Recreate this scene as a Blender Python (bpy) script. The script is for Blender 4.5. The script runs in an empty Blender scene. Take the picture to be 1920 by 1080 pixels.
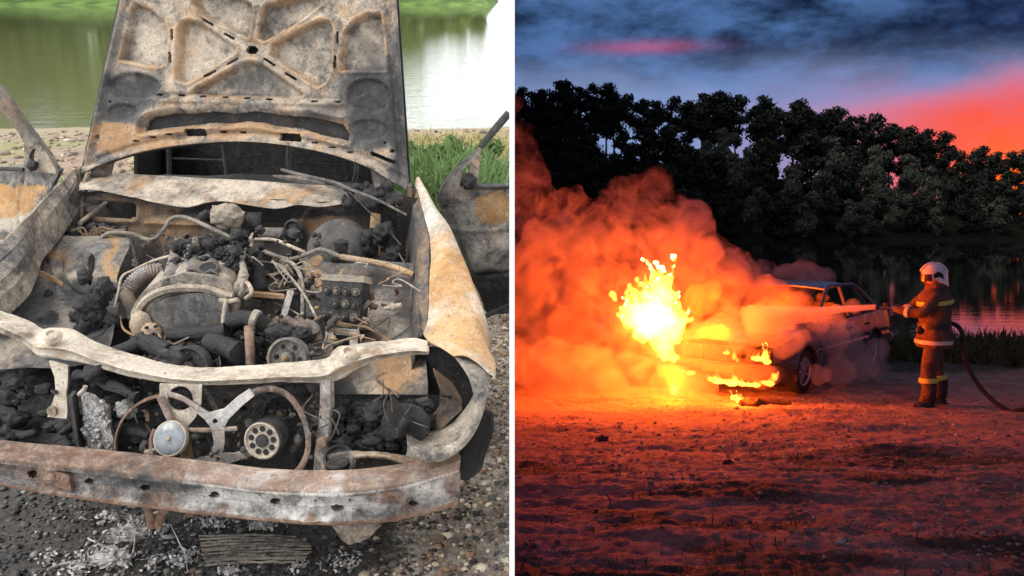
import bpy, bmesh, math, random
import numpy as np
from mathutils import Matrix, Vector, noise as mnoise

random.seed(7); rng = np.random.default_rng(7)
scene = bpy.context.scene
C = scene.collection
PI = math.pi

# ------------------------------------------------------------------ camera
FPX = 1800.0                      # focal length in pixels of the 1920 wide photograph
CAMZ = 1.62
PITCH = math.atan(140 / FPX)      # level camera, slightly down
cam_d = bpy.data.cameras.new('camera'); cam = bpy.data.objects.new('camera', cam_d); C.objects.link(cam)
cam_d.sensor_fit = 'HORIZONTAL'; cam_d.sensor_width = 36.0; cam_d.lens = 36.0 * FPX / 1920.0
cam_d.clip_start = 0.05; cam_d.clip_end = 2000
cam.location = (0, 0, CAMZ); cam.rotation_euler = (PI / 2 - PITCH, 0, 0)
scene.camera = cam

# ------------------------------------------------------------------ node helpers
class NT:
    def __init__(s, tree): s.t = tree; s.n = tree.nodes; s.l = tree.links
    def new(s, kind, **kw):
        n = s.n.new(kind)
        for k, v in kw.items(): setattr(n, k, v)
        return n
    def link(s, a, b): s.l.new(a, b)
    def inp(s, sock, v):
        if v is None: return
        if hasattr(v, 'is_linked') or isinstance(v, bpy.types.NodeSocket): s.link(v, sock)
        else:
            if sock.type == 'RGBA' and not isinstance(v, (int, float)) and len(v) == 3: v = (*v, 1)
            sock.default_value = v
    def math(s, op, a, b=None, c=None, clamp=False):
        n = s.new('ShaderNodeMath', operation=op); n.use_clamp = clamp
        s.inp(n.inputs[0], a); s.inp(n.inputs[1], b); s.inp(n.inputs[2], c)
        return n.outputs[0]
    def mix(s, f, a, b, blend='MIX'):
        n = s.new('ShaderNodeMix', data_type='RGBA', blend_type=blend); n.clamp_factor = True
        s.inp(n.inputs[0], f); s.inp(n.inputs[6], a); s.inp(n.inputs[7], b)
        return n.outputs[2]
    def ss(s, v, a, b, lo=0.0, hi=1.0):
        n = s.new('ShaderNodeMapRange', interpolation_type='SMOOTHSTEP')
        s.inp(n.inputs[0], v); s.inp(n.inputs[1], a); s.inp(n.inputs[2], b); s.inp(n.inputs[3], lo); s.inp(n.inputs[4], hi)
        return n.outputs[0]
    def noise(s, vec, scale, detail=4.0, rough=0.55, dist=0.0):
        n = s.new('ShaderNodeTexNoise'); s.inp(n.inputs['Vector'], vec)
        n.inputs['Scale'].default_value = scale; n.inputs['Detail'].default_value = detail
        n.inputs['Roughness'].default_value = rough; n.inputs['Distortion'].default_value = dist
        return n.outputs['Fac']
    def mapping(s, vec, scale=(1, 1, 1), rot=(0, 0, 0), loc=(0, 0, 0)):
        n = s.new('ShaderNodeMapping'); s.inp(n.inputs['Vector'], vec)
        n.inputs['Scale'].default_value = scale; n.inputs['Rotation'].default_value = rot; n.inputs['Location'].default_value = loc
        return n.outputs[0]
    def ramp(s, f, stops):
        n = s.new('ShaderNodeValToRGB'); s.inp(n.inputs[0], f); cr = n.color_ramp
        while len(cr.elements) < len(stops): cr.elements.new(0.5)
        for e, (p, c) in zip(cr.elements, stops): e.position = p; e.color = (*c, 1)
        return n.outputs[0]

def srgb(r, g, b):
    f = lambda c: (c / 255) / 12.92 if c / 255 <= .04045 else ((c / 255 + .055) / 1.055) ** 2.4
    return (f(r), f(g), f(b))

# ------------------------------------------------------------------ world: daylight west of the wall (x<0), dusk east of it (x>0)
SUN_EL, SUN_AZ = math.radians(46), math.radians(-118)      # sun stands high in the left, a little behind the camera
world = bpy.data.worlds.new('World'); scene.world = world; world.use_nodes = True
w = NT(world.node_tree); w.n.clear()
wo = w.new('ShaderNodeOutputWorld'); bg = w.new('ShaderNodeBackground'); w.link(bg.outputs[0], wo.inputs[0])
tc = w.new('ShaderNodeTexCoord'); gen = tc.outputs['Generated']
sx = w.new('ShaderNodeSeparateXYZ'); w.link(gen, sx.inputs[0]); X, Y, Z = sx.outputs
sky = w.new('ShaderNodeTexSky', sky_type='NISHITA'); sky.sun_disc = False
sky.sun_elevation = SUN_EL; sky.sun_rotation = SUN_AZ; sky.air_density = 1.0; sky.dust_density = 2.0
clearsky = w.mix(1.0, sky.outputs[0], (0.13, 0.13, 0.13), 'MULTIPLY')
dn = w.noise(w.mapping(gen, (1.6, 1.6, 4.0)), 2.2, 5, .55, .3)
day = w.mix(w.ss(dn, .36, .60), clearsky, (2.6, 2.7, 2.82))
# dusk
az = w.math('ARCTAN2', X, Y); el = w.math('ARCSINE', Z)
def gauss(v, c, s): return w.math('POWER', 2.71828, w.math('MULTIPLY', w.math('POWER', w.math('DIVIDE', w.math('SUBTRACT', v, c), s), 2.0), -1.0))
cv = w.mapping(gen, (1.0, 1.0, 1.9))
c1 = w.noise(cv, 4.6, 6, .55, .7); c2 = w.noise(w.mapping(gen, (1, 1, 2.3), (0, 0, 0), (3, 1, 7)), 9.0, 5, .6, .3)
c3 = w.noise(w.mapping(gen, (1, 1, 2.4), (0, 0, 0), (1, 5, 2)), 22.0, 5, .6, .2); cl = w.math('ADD', w.math('MULTIPLY', c1, .46), w.math('ADD', w.math('MULTIPLY', c2, .34), w.math('MULTIPLY', c3, .20)))
blue = w.mix(w.ss(cl, .42, .60), srgb(19, 32, 57), srgb(80, 116, 170))
hz = w.math('MULTIPLY', w.ss(w.math('ADD', el, w.math('MULTIPLY', w.math('SUBTRACT', c1, .5), .10)), .105, .172, 1, 0), .78)
duskc = w.mix(hz, blue, srgb(146, 168, 218))
pink = w.math('MULTIPLY', w.ss(az, .14, .50), w.ss(w.math('ADD', el, w.math('MULTIPLY', w.math('SUBTRACT', c1, .5), .09)), .100, .152, 1, 0))
pink = w.math('MULTIPLY', pink, w.ss(az, 1.1, 2.0, 1, 0)); duskc = w.mix(w.math('MULTIPLY', pink, .9), duskc, srgb(206, 122, 158))
red = w.math('MULTIPLY', w.ss(az, .27, .46), w.ss(w.math('ADD', el, w.math('MULTIPLY', w.math('SUBTRACT', c1, .5), .07)), .090, .140, 1, 0))
red = w.math('MULTIPLY', w.math('MULTIPLY', red, w.ss(cl, .40, .56, .55, 1.0)), w.ss(az, .9, 1.7, 1, 0)); duskc = w.mix(red, duskc, srgb(252, 92, 74))
org = w.math('MULTIPLY', w.ss(az, .36, .50), w.ss(el, .03, .105, 1, 0))
org = w.math('MULTIPLY', org, w.ss(az, .8, 1.4, 1, 0)); duskc = w.mix(org, duskc, (1.15, .16, .012))
pk = w.math('MULTIPLY', w.math('MULTIPLY', gauss(az, .135, .055), gauss(el, .1665, .0065)), .6)
duskc = w.mix(pk, duskc, srgb(196, 92, 128))
dim = w.math('MULTIPLY', w.ss(az, .28, .55, 0, .7), w.ss(el, .125, .19))
duskc = w.mix(dim, duskc, srgb(22, 28, 66))
below = w.ss(el, -.05, 0.0)
duskc = w.mix(below, (.01, .008, .01), duskc)
col = w.mix(w.ss(X, -.0006, .0006), day, duskc)
w.link(col, bg.inputs[0]); bg.inputs[1].default_value = 1.0

sun_d = bpy.data.lights.new('sun', 'SUN'); sun = bpy.data.objects.new('sun', sun_d); C.objects.link(sun)
sun_d.energy = 3.6; sun_d.angle = math.radians(38); sun_d.color = (1.0, .94, .85)
sd = Vector((math.sin(SUN_AZ) * math.cos(SUN_EL), math.cos(SUN_AZ) * math.cos(SUN_EL), math.sin(SUN_EL)))
sun.rotation_euler = sd.to_track_quat('Z', 'Y').to_euler()

vs = scene.view_settings; vs.view_transform = 'Standard'; vs.look = 'None'; vs.exposure = 0; vs.gamma = 1
cy = scene.cycles
cy.use_denoising = True
try: cy.denoiser = 'OPENIMAGEDENOISE'
except Exception: pass
cy.max_bounces = 6; cy.diffuse_bounces = 3; cy.glossy_bounces = 3; cy.transmission_bounces = 4; cy.volume_bounces = 2
cy.transparent_max_bounces = 12; cy.sample_clamp_indirect = 3.0; cy.caustics_reflective = False; cy.caustics_refractive = False
cy.volume_step_rate = 0.3; cy.volume_max_steps = 256

# ------------------------------------------------------------------ frames: pixel -> place
# the daylit bank rises away from the camera: its own level is tilted against the dusk bank's
AL = math.atan(560 / FPX); TILT = AL - PITCH
CAM = Vector((0, 0, CAMZ))
LT = Matrix.Translation(CAM) @ Matrix.Rotation(TILT, 4, 'X') @ Matrix.Translation(-CAM)
def lray(px, py):
    a = AL
    return Vector(((px - 960) / FPX, math.cos(a) + math.sin(a) * (540 - py) / FPX, -math.sin(a) + math.cos(a) * (540 - py) / FPX))
def G(px, py, z=0.0):                                   # daylit bank: point at height z
    d = lray(px, py); return CAM + d * ((z - CAMZ) / d.z)
FX = Vector((.979, -.206, 0)); FY = Vector((-.119, .993, 0)).normalized(); ORG = Vector((-.811, 2.089, 0))
NF = Vector((FX.y, -FX.x, 0)) * -1                      # horizontal normal of the car's front plane
def B(px, py, y):                                       # point of the wreck on the cross plane y metres behind the bumper
    d = lray(px, py); p0 = ORG + FY * y
    t = (p0 - CAM).dot(NF) / d.dot(NF); return CAM + d * t
def BX(px, py, x):                                      # point on the lengthwise plane x metres from the wreck's middle
    n = Vector((FY.y, -FY.x, 0)); d = lray(px, py); p0 = ORG + FX * x
    return CAM + d * ((p0 - CAM).dot(n) / d.dot(n))
def car(x, y, z): return ORG + FX * x + FY * y + Vector((0, 0, z))
def rray(px, py):
    a = PITCH
    return Vector(((px - 960) / FPX, math.cos(a) + math.sin(a) * (540 - py) / FPX, -math.sin(a) + math.cos(a) * (540 - py) / FPX))
def R(px, py, y):                                       # dusk bank: point at distance y
    d = rray(px, py); return CAM + d * (y / d.y)

# ------------------------------------------------------------------ object helpers
def props(o, label=None, cat=None, group=None, kind=None):
    if label: o['label'] = label
    if cat: o['category'] = cat
    if group: o['group'] = group
    if kind: o['kind'] = kind
    return o
def empty(name, loc=(0, 0, 0), label=None, cat=None, group=None, left=False, rz=0):
    o = bpy.data.objects.new(name, None); C.objects.link(o); o.empty_display_size = .1
    m = Matrix.Translation(loc) @ Matrix.Rotation(rz, 4, 'Z')
    o.matrix_world = LT @ m if left else m
    return props(o, label, cat, group)
def add(name, me, mat, parent=None, left=False, loc=None):
    o = bpy.data.objects.new(name, me); C.objects.link(o)
    if mat is not None and len(me.materials) == 0: me.materials.append(mat)
    if parent is not None: o.parent = parent
    else:
        m = Matrix.Translation(loc) if loc is not None else Matrix()
        o.matrix_world = LT @ m if left else m
    return o
def mesh(V, Fc, smooth=True, wt=None, name='m'):
    me = bpy.data.meshes.new(name)
    V = np.asarray(V, dtype=np.float32).reshape(-1, 3)
    if isinstance(Fc, np.ndarray):
        me.from_pydata(V.tolist(), [], Fc.tolist())
    else: me.from_pydata(V.tolist(), [], Fc)
    if smooth: me.polygons.foreach_set('use_smooth', [True] * len(me.polygons))
    if wt is not None: setw(me, wt)
    return me
def setw(me, wt):
    n = len(me.vertices); a = me.attributes.new('w', 'FLOAT_VECTOR', 'POINT')
    arr = np.empty((n, 3), np.float32)
    arr[:] = np.asarray(wt, np.float32)
    a.data.foreach_set('vector', arr.ravel())
class MB:
    """collects pieces of ONE part"""
    def __init__(s): s.V = []; s.F = []
    def raw(s, V, F):
        n = len(s.V); s.V += [Vector(v) for v in V]; s.F += [[i + n for i in f] for f in F]; return s
    def tube(s, pts, r, seg=8, smooth=0, caps=True, sq=None):
        pts = [Vector(p) for p in pts]
        rs = [r] * len(pts) if isinstance(r, (int, float)) else list(r)
        if smooth: pts, rs = catmull(pts, rs, smooth)
        ring = []; up = None
        for i, p in enumerate(pts):
            t = (pts[min(i + 1, len(pts) - 1)] - pts[max(i - 1, 0)]).normalized()
            if up is None:
                up = Vector((0, 0, 1)) if abs(t.z) < .9 else Vector((1, 0, 0))
            n1 = (up - t * up.dot(t)).normalized(); n2 = t.cross(n1); up = n1
            for k in range(seg):
                a = 2 * PI * k / seg + (PI / 4 if seg == 4 else 0)
                q = sq if sq else 1
                ring.append(p + n1 * math.cos(a) * rs[i] + n2 * math.sin(a) * rs[i] * q)
        F = []
        for i in range(len(pts) - 1):
            for k in range(seg):
                a = i * seg + k; b = i * seg + (k + 1) % seg
                F.append([a, b, b + seg, a + seg])
        if caps: F.append(list(range(seg))[::-1]); F.append([len(ring) - seg + k for k in range(seg)])
        return s.raw(ring, F)
    def lathe(s, o, ax, prof, seg=24, up=None):
        """prof: list of (radius, along)"""
        o = Vector(o); ax = Vector(ax).normalized()
        u = (Vector((0, 0, 1)) if abs(ax.z) < .9 else Vector((1, 0, 0))); u = (u - ax * u.dot(ax)).normalized(); v = ax.cross(u)
        V = []; F = []
        for r, h in prof:
            for k in range(seg):
                a = 2 * PI * k / seg; V.append(o + ax * h + (u * math.cos(a) + v * math.sin(a)) * r)
        for i in range(len(prof) - 1):
            for k in range(seg):
                a = i * seg + k; b = i * seg + (k + 1) % seg; F.append([a, b, b + seg, a + seg])
        if prof[0][0] > 1e-6: F.append(list(range(seg))[::-1])
        if prof[-1][0] > 1e-6: F.append([len(V) - seg + k for k in range(seg)])
        return s.raw(V, F)
    def box(s, o, ax, ay, az):
        """o = centre, ax ay az half vectors"""
        o, ax, ay, az = map(Vector, (o, ax, ay, az))
        V = [o + ax * i + ay * j + az * k for i in (-1, 1) for j in (-1, 1) for k in (-1, 1)]
        F = [[0, 1, 3, 2], [4, 6, 7, 5], [0, 4, 5, 1], [2, 3, 7, 6], [0, 2, 6, 4], [1, 5, 7, 3]]
        return s.raw(V, F)
    def sheet(s, rows, thick=0.0, direction=None):
        """rows: equal-length lists of points; thick gives the sheet a back"""
        m, n = len(rows), len(rows[0]); V = [Vector(p) for r in rows for p in r]
        F = [[i * n + j, i * n + j + 1, (i + 1) * n + j + 1, (i + 1) * n + j] for i in range(m - 1) for j in range(n - 1)]
        if thick:
            N = [Vector() for _ in V]
            for f in F:
                nn = (V[f[2]] - V[f[0]]).cross(V[f[3]] - V[f[1]])
                for i in f: N[i] += nn
            k = len(V); V2 = [v - (x.normalized() if x.length else Vector((0, 0, 1))) * thick for v, x in zip(V, N)]
            F2 = [[i + k for i in f[::-1]] for f in F]
            loop = list(range(n)) + [i * n + n - 1 for i in range(1, m)] + [(m - 1) * n + j for j in range(n - 2, -1, -1)] + [i * n for i in range(m - 2, 0, -1)]
            F3 = [[loop[i], loop[i] + k, loop[(i + 1) % len(loop)] + k, loop[(i + 1) % len(loop)]] for i in range(len(loop))]
            V = V + V2; F = F + F2 + F3
        return s.raw(V, F)
    def plate(s, outer, holes, depth):
        """flat plate: 3D outline, 3D hole outlines (all in a plane), extruded by the vector depth"""
        bm = bmesh.new(); es = []
        for lp in [outer] + list(holes):
            vs_ = [bm.verts.new(p) for p in lp]
            for i in range(len(vs_)): es.append(bm.edges.new((vs_[i], vs_[(i + 1) % len(vs_)])))
        bmesh.ops.triangle_fill(bm, use_beauty=True, use_dissolve=False, edges=es)
        r = bmesh.ops.extrude_face_region(bm, geom=bm.faces[:])
        bmesh.ops.translate(bm, verts=[v for v in r['geom'] if isinstance(v, bmesh.types.BMVert)], vec=Vector(depth))
        bmesh.ops.recalc_face_normals(bm, faces=bm.faces[:])
        bm.verts.index_update()
        V = [v.co.copy() for v in bm.verts]; F = [[v.index for v in f.verts] for f in bm.faces]; bm.free()
        return s.raw(V, F)
    def lump(s, o, rad, sub=3, amp=.35, freq=2.0, seed=0, ax=None):
        bm = bmesh.new(); bmesh.ops.create_icosphere(bm, subdivisions=sub, radius=1)
        bm.verts.index_update(); V = []
        rad = Vector(rad) if not isinstance(rad, (int, float)) else Vector((rad,) * 3)
        for v in bm.verts:
            n = v.co.normalized(); q = n * freq + Vector((seed * 3.1, seed * 1.7, -seed * 2.3))
            d = 1 + amp * (mnoise.noise(q) + .6 * mnoise.noise(q * 2.3) + .4 * mnoise.noise(q * 5.1)) + (.35 * amp * abs(mnoise.noise(q * 9.0)) if sub > 2 else 0)
            c = Vector((n.x * rad.x, n.y * rad.y, n.z * rad.z)) * d
            if ax: c = ax @ c
            V.append(Vector(o) + c)
        F = [[v.index for v in f.verts] for f in bm.faces]; bm.free()
        return s.raw(V, F)
    def jitter(s, amp, freq=8.0, seed=0.0):
        for v in s.V:
            q = v * freq + Vector((seed, seed * 2, -seed))
            v += Vector(mnoise.noise_vector(q)) * amp
        return s
    def build(s, name, mat, parent=None, wt=None, smooth=True, base=None, left=False, sharp=60, tri=False):
        V = s.V
        if base is not None: V = [v - Vector(base) for v in V]
        me = bpy.data.meshes.new(name); me.from_pydata([tuple(v) for v in V], [], s.F)
        if smooth:
            me.polygons.foreach_set('use_smooth', [True] * len(me.polygons))
            try: me.set_sharp_from_angle(angle=math.radians(sharp))
            except Exception: pass
        if wt is not None:
            if callable(wt): setw(me, [wt(v) for v in s.V])
            else: setw(me, wt)
        return add(name, me, mat, parent, left, base if parent is None else None)
def catmull(pts, rs, n):
    P = []; Rr = []
    for i in range(len(pts) - 1):
        p0 = pts[max(i - 1, 0)]; p1 = pts[i]; p2 = pts[i + 1]; p3 = pts[min(i + 2, len(pts) - 1)]
        for k in range(n):
            t = k / n
            P.append(.5 * ((2 * p1) + (p2 - p0) * t + (2 * p0 - 5 * p1 + 4 * p2 - p3) * t * t + (3 * p1 - p0 - 3 * p2 + p3) * t ** 3))
            Rr.append(rs[i] + (rs[i + 1] - rs[i]) * t)
    P.append(pts[-1]); Rr.append(rs[-1]); return P, Rr
def smooth_line(pts, n=6): return catmull([Vector(p) for p in pts], [0] * len(pts), n)[0]
def lerp_line(pts, m):
    """resample a polyline to m points"""
    pts = [Vector(p) for p in pts]; d = [0]
    for a, b in zip(pts, pts[1:]): d.append(d[-1] + (b - a).length)
    out = []
    for k in range(m):
        s_ = d[-1] * k / (m - 1); i = 0
        while i < len(d) - 2 and d[i + 1] < s_: i += 1
        f = (s_ - d[i]) / max(d[i + 1] - d[i], 1e-9); out.append(pts[i].lerp(pts[i + 1], f))
    return out
def vnoise(P, freq, seed=0.0, octv=3):
    """numpy value noise for arrays of points (n,3)"""
    P = np.asarray(P, float) * freq + seed; out = np.zeros(len(P)); amp = 1.; tot = 0
    for o in range(octv):
        i = np.floor(P).astype(np.int64); f = P - i; f = f * f * (3 - 2 * f); r = 0
        for dx in (0, 1):
            for dy in (0, 1):
                for dz in (0, 1):
                    h = ((i[:, 0] + dx) * 374761393 + (i[:, 1] + dy) * 668265263 + (i[:, 2] + dz) * 2147483647 + o * 974711) & 0xffffffff
                    h = ((h ^ (h >> 13)) * 1274126177) & 0xffffffff; h = h ^ (h >> 16)
                    val = (h & 0xffff) / 65535.
                    r = r + val * (f[:, 0] if dx else 1 - f[:, 0]) * (f[:, 1] if dy else 1 - f[:, 1]) * (f[:, 2] if dz else 1 - f[:, 2])
        out += amp * r; tot += amp; amp *= .5; P = P * 2.03 + 17.7
    return out / tot - .5

# ------------------------------------------------------------------ materials
def material(name):
    m = bpy.data.materials.new(name); m.use_nodes = True; t = NT(m.node_tree); t.n.clear()
    out = t.new('ShaderNodeOutputMaterial'); p = t.new('ShaderNodeBsdfPrincipled'); t.link(p.outputs[0], out.inputs[0])
    return m, t, p, out
def ocoord(t): return t.new('ShaderNodeTexCoord').outputs['Object']
def bumpto(t, p, h, strength=.5, dist=.01):
    b = t.new('ShaderNodeBump'); b.inputs['Strength'].default_value = strength; b.inputs['Distance'].default_value = dist
    t.inp(b.inputs['Height'], h); t.link(b.outputs[0], p.inputs['Normal']); return b
def simple(name, c, rough=.6, metal=0.0, var=.25, scale=20, bump=.0, coat=0):
    m, t, p, _ = material(name); oc = ocoord(t); n = t.noise(oc, scale, 5, .6)
    dk = tuple(x * (1 - var) for x in c); lt = tuple(min(1, x * (1 + var)) for x in c)
    t.link(t.mix(t.ss(n, .3, .7), dk, lt), p.inputs['Base Color'])
    t.inp(p.inputs['Roughness'], t.ss(t.noise(oc, scale * 2.3, 3), .3, .7, max(0, rough - .12), min(1, rough + .12)))
    p.inputs['Metallic'].default_value = metal
    if coat: p.inputs['Coat Weight'].default_value = coat
    if bump: bumpto(t, p, n, .6, bump)
    return m

# ================================================================== SETTING
def ordinal(n):
    w_ = ['first', 'second', 'third', 'fourth', 'fifth', 'sixth', 'seventh', 'eighth', 'ninth', 'tenth', 'eleventh', 'twelfth', 'thirteenth',
          'fourteenth', 'fifteenth', 'sixteenth', 'seventeenth', 'eighteenth', 'nineteenth', 'twentieth']
    if n < 20: return w_[n]
    t = ['twenty', 'thirty', 'forty', 'fifty', 'sixty'][n // 10 - 1] if (n + 1) % 10 else None
    k = n + 1; tens = {2: 'twenty', 3: 'thirty', 4: 'forty', 5: 'fifty', 6: 'sixty'}[k // 10]
    return tens + '-' + w_[k % 10 - 1] if k % 10 else {2: 'twentieth', 3: 'thirtieth', 4: 'fortieth', 5: 'fiftieth', 6: 'sixtieth'}[k // 10]

# ---- added white wall parting the two banks; unseen rear and lintel block daylight
wall_m = simple('white_paint', (.86, .86, .86), .7, 0, .02, 3)
hw_ = 5 / FPX * 1.7
b = MB(); b.plate([Vector((-hw_, y, z)) for y, z in ((-70, -12), (-.35, -12), (-.35, 2.6), (1.7, 2.6), (1.7, -12), (182, -12), (182, 72), (-70, 72))], [], Vector((2 * hw_, 0, 0)))
props(b.build('added_divider', wall_m, smooth=False), 'thin white wall added between the daylit wreck and the dusk fire to block daylight', 'wall')

# ---- daylit ground
def grid(us, vs_):
    U, Vv = np.meshgrid(us, vs_); n, m = U.shape
    idx = np.arange(n * m).reshape(n, m)
    F = np.stack([idx[:-1, :-1], idx[:-1, 1:], idx[1:, 1:], idx[1:, :-1]], -1).reshape(-1, 4)
    return U.ravel(), Vv.ravel(), F
us = np.concatenate([np.linspace(-9, -2.6, 60), np.linspace(-2.55, -.008, 210)])
vv = np.concatenate([np.linspace(.8, 4.2, 230), np.linspace(4.24, 14, 150)])
U, Vv, Fg = grid(us, vv)
P = np.stack([U, Vv, 0 * U], 1)
zg = vnoise(P, 2.0, 3, 3) * .03 + vnoise(P, 14, 9, 3) * .022 + vnoise(P, 45, 5, 2) * .008
shore = 11.9 + vnoise(np.stack([U, 0 * U, 0 * U], 1), .6, 2, 3) * .7
sl = np.clip((Vv - shore), 0, None); zg = zg * np.clip(1 - sl, 0.3, 1) - sl * .16 - np.clip(Vv - 9.5, 0, 2.4) * .012
# charred ground in front of and below the car, and how far each spot is sooted (burnt, not shaded)
cu, cv_ = (U + 1.24) / .95, (Vv - 2.8) / 1.0
char = 1 - np.clip((np.sqrt(np.abs(cu) ** 2.2 + np.abs(cv_) ** 2.2) - .75 + vnoise(P, 3.0, 4, 4) * .9) / .35, 0, 1)
grn = np.clip((vnoise(P, 1.1, 21, 3) + .10) * 4, 0, 1) * np.clip((Vv - 5.2) / 1.2, 0, 1) * np.clip((11.2 - Vv) / 1, 0, 1)
me = mesh(np.stack([U, Vv, zg], 1), Fg, True, np.stack([char, grn, np.clip((Vv - 10.8) / .9, 0, 1)], 1))
m, t, p, _ = material('river_gravel'); oc = ocoord(t)
at = t.new('ShaderNodeAttribute', attribute_name='w'); sp = t.new('ShaderNodeSeparateXYZ'); t.link(at.outputs['Vector'], sp.inputs[0])
vo = t.new('ShaderNodeTexVoronoi'); t.inp(vo.inputs['Vector'], oc); vo.inputs['Scale'].default_value = 55
n1 = t.noise(oc, 5, 6, .65); n2 = t.noise(oc, 60, 4, .6)
stone = t.mix(t.ss(n1, .35, .65), srgb(186, 172, 154), srgb(224, 213, 198)); sy = t.new('ShaderNodeSeparateXYZ'); t.link(oc, sy.inputs[0]); stone = t.mix(t.ss(sy.outputs[1], 3.8, 6.5), stone, t.mix(t.ss(n1, .35, .65), srgb(122, 100, 82), srgb(164, 142, 120))); stone = t.mix(t.math('MULTIPLY', t.ss(n2, .4, .65), .6), stone, srgb(108, 98, 90))  # near stone paled to offset the shade between car and wall; shore browner
sepc = t.new('ShaderNodeSeparateColor'); t.link(vo.outputs['Color'], sepc.inputs[0])
stone = t.mix(t.math('MULTIPLY', sepc.outputs[0], .5), stone, srgb(96, 84, 74))
grass = t.mix(n2, srgb(98, 116, 62), srgb(140, 140, 84))
c = t.mix(t.math('MULTIPLY', sp.outputs[1], .8), stone, grass)
wet = t.mix(n1, srgb(120, 108, 88), srgb(150, 138, 112)); c = t.mix(sp.outputs[2], c, wet)
cm = t.ss(t.math('ADD', sp.outputs[0], t.math('MULTIPLY', t.math('SUBTRACT', n2, .5), .7)), .25, .7)
soot = t.mix(t.ss(t.noise(oc, 22, 5, .7), .52, .75), (.016, .016, .017), (.115, .11, .107))
c = t.mix(t.math('MULTIPLY', cm, .93), c, soot)
t.link(c, p.inputs['Base Color']); p.inputs['Roughness'].default_value = .9
bumpto(t, p, t.math('ADD', t.math('MULTIPLY', vo.outputs['Distance'], .5), n2), .6, .012)
props(add('ground', me, m, None, True), kind='structure')

# pebbles: too many to count
def pebbles(n, pos, size, colfn, name, mat, left, sub=1, flat=.6):
    bm = bmesh.new(); bmesh.ops.create_icosphere(bm, subdivisions=sub, radius=1)
    bm.verts.index_update(); bv = np.array([v.co for v in bm.verts]); bf = np.array([[v.index for v in f.verts] for f in bm.faces]); bm.free()
    k = len(bv)
    sc = np.stack([rng.uniform(.7, 1.3, n), rng.uniform(.6, 1.1, n), rng.uniform(.45, .8, n) * flat / .6], 1) * size[:, None]
    ang = rng.uniform(0, 2 * PI, n); tl = rng.normal(0, .25, n)
    warp = 1 + rng.normal(0, .10, (n, k))
    V = bv[None] * warp[..., None] * sc[:, None, :]
    y2 = V[..., 1] * np.cos(tl)[:, None] - V[..., 2] * np.sin(tl)[:, None]; z2 = V[..., 1] * np.sin(tl)[:, None] + V[..., 2] * np.cos(tl)[:, None]
    x3 = V[..., 0] * np.cos(ang)[:, None] - y2 * np.sin(ang)[:, None]; y3 = V[..., 0] * np.sin(ang)[:, None] + y2 * np.cos(ang)[:, None]
    V = np.stack([x3, y3, z2], -1) + pos[:, None, :]
    F = (bf[None] + (np.arange(n) * k)[:, None, None]).reshape(-1, 3)
    cols = colfn(pos); W = np.repeat(cols, k, axis=0)
    return props(add(name, mesh(V.reshape(-1, 3), F, True, W), mat, None, left), kind='stuff')
def zat(u, v):
    """height of the daylit ground near (u, v)"""
    i = np.abs(us[None, :] - np.asarray(u)[:, None]).argmin(1); j = np.abs(vv[None, :] - np.asarray(v)[:, None]).argmin(1)
    return zg.reshape(len(vv), len(us))[j, i], char.reshape(len(vv), len(us))[j, i]
m_peb, t, p, _ = material('pebble'); at = t.new('ShaderNodeAttribute', attribute_name='w')
oc = ocoord(t); n2 = t.noise(oc, 120, 4, .6)
t.link(t.mix(t.math('MULTIPLY', t.ss(n2, .4, .7), .5), at.outputs['Vector'], (.16, .14, .12)), p.inputs['Base Color']); p.inputs['Roughness'].default_value = .75
bumpto(t, p, n2, .4, .004)
pal = np.array([srgb(170, 152, 128), srgb(140, 128, 116), srgb(120, 100, 84), srgb(104, 98, 96), srgb(190, 172, 148), srgb(152, 118, 92), srgb(88, 80, 74), srgb(205, 192, 172)])
n = 8500; pu = np.concatenate([rng.uniform(-2.4, -.012, 4500), rng.uniform(-.6, -.012, 4000)]); pv = np.concatenate([rng.uniform(2.25, 4.3, 4500), rng.uniform(2.3, 5.0, 4000)])
pz, pc = zat(pu, pv); kp = (pc < .5) | (rng.uniform(0, 1, n) < .16); pu, pv, pz, pc = pu[kp], pv[kp], pz[kp], pc[kp]; n = len(pu)
def pcol(pos):
    c = pal[rng.integers(0, len(pal), len(pos))] * (rng.uniform(1.4, 2.2, (len(pos), 1)) if pos[:, 1].mean() < 5 else rng.uniform(.7, 1.1, (len(pos), 1)))  # nearby pebbles brightened to offset the same shade
    s_ = np.clip(pc + rng.normal(0, .25, len(pos)), 0, 1)[:, None]; return c * (1 - .9 * s_)
pebbles(n, np.stack([pu, pv, pz + .003], 1), np.clip(rng.lognormal(math.log(.0065), .45, n), .003, .022), pcol, 'gravel', m_peb, True)
n = 2600; pu = rng.uniform(-6, -.012, n); pv = rng.uniform(5.0, 11.8, n); pz, pc = zat(pu, pv)
pebbles(n, np.stack([pu, pv, pz + .003], 1), np.clip(rng.lognormal(math.log(.022), .45, n), .01, .07), pcol, 'shore_gravel', m_peb, True)

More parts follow.
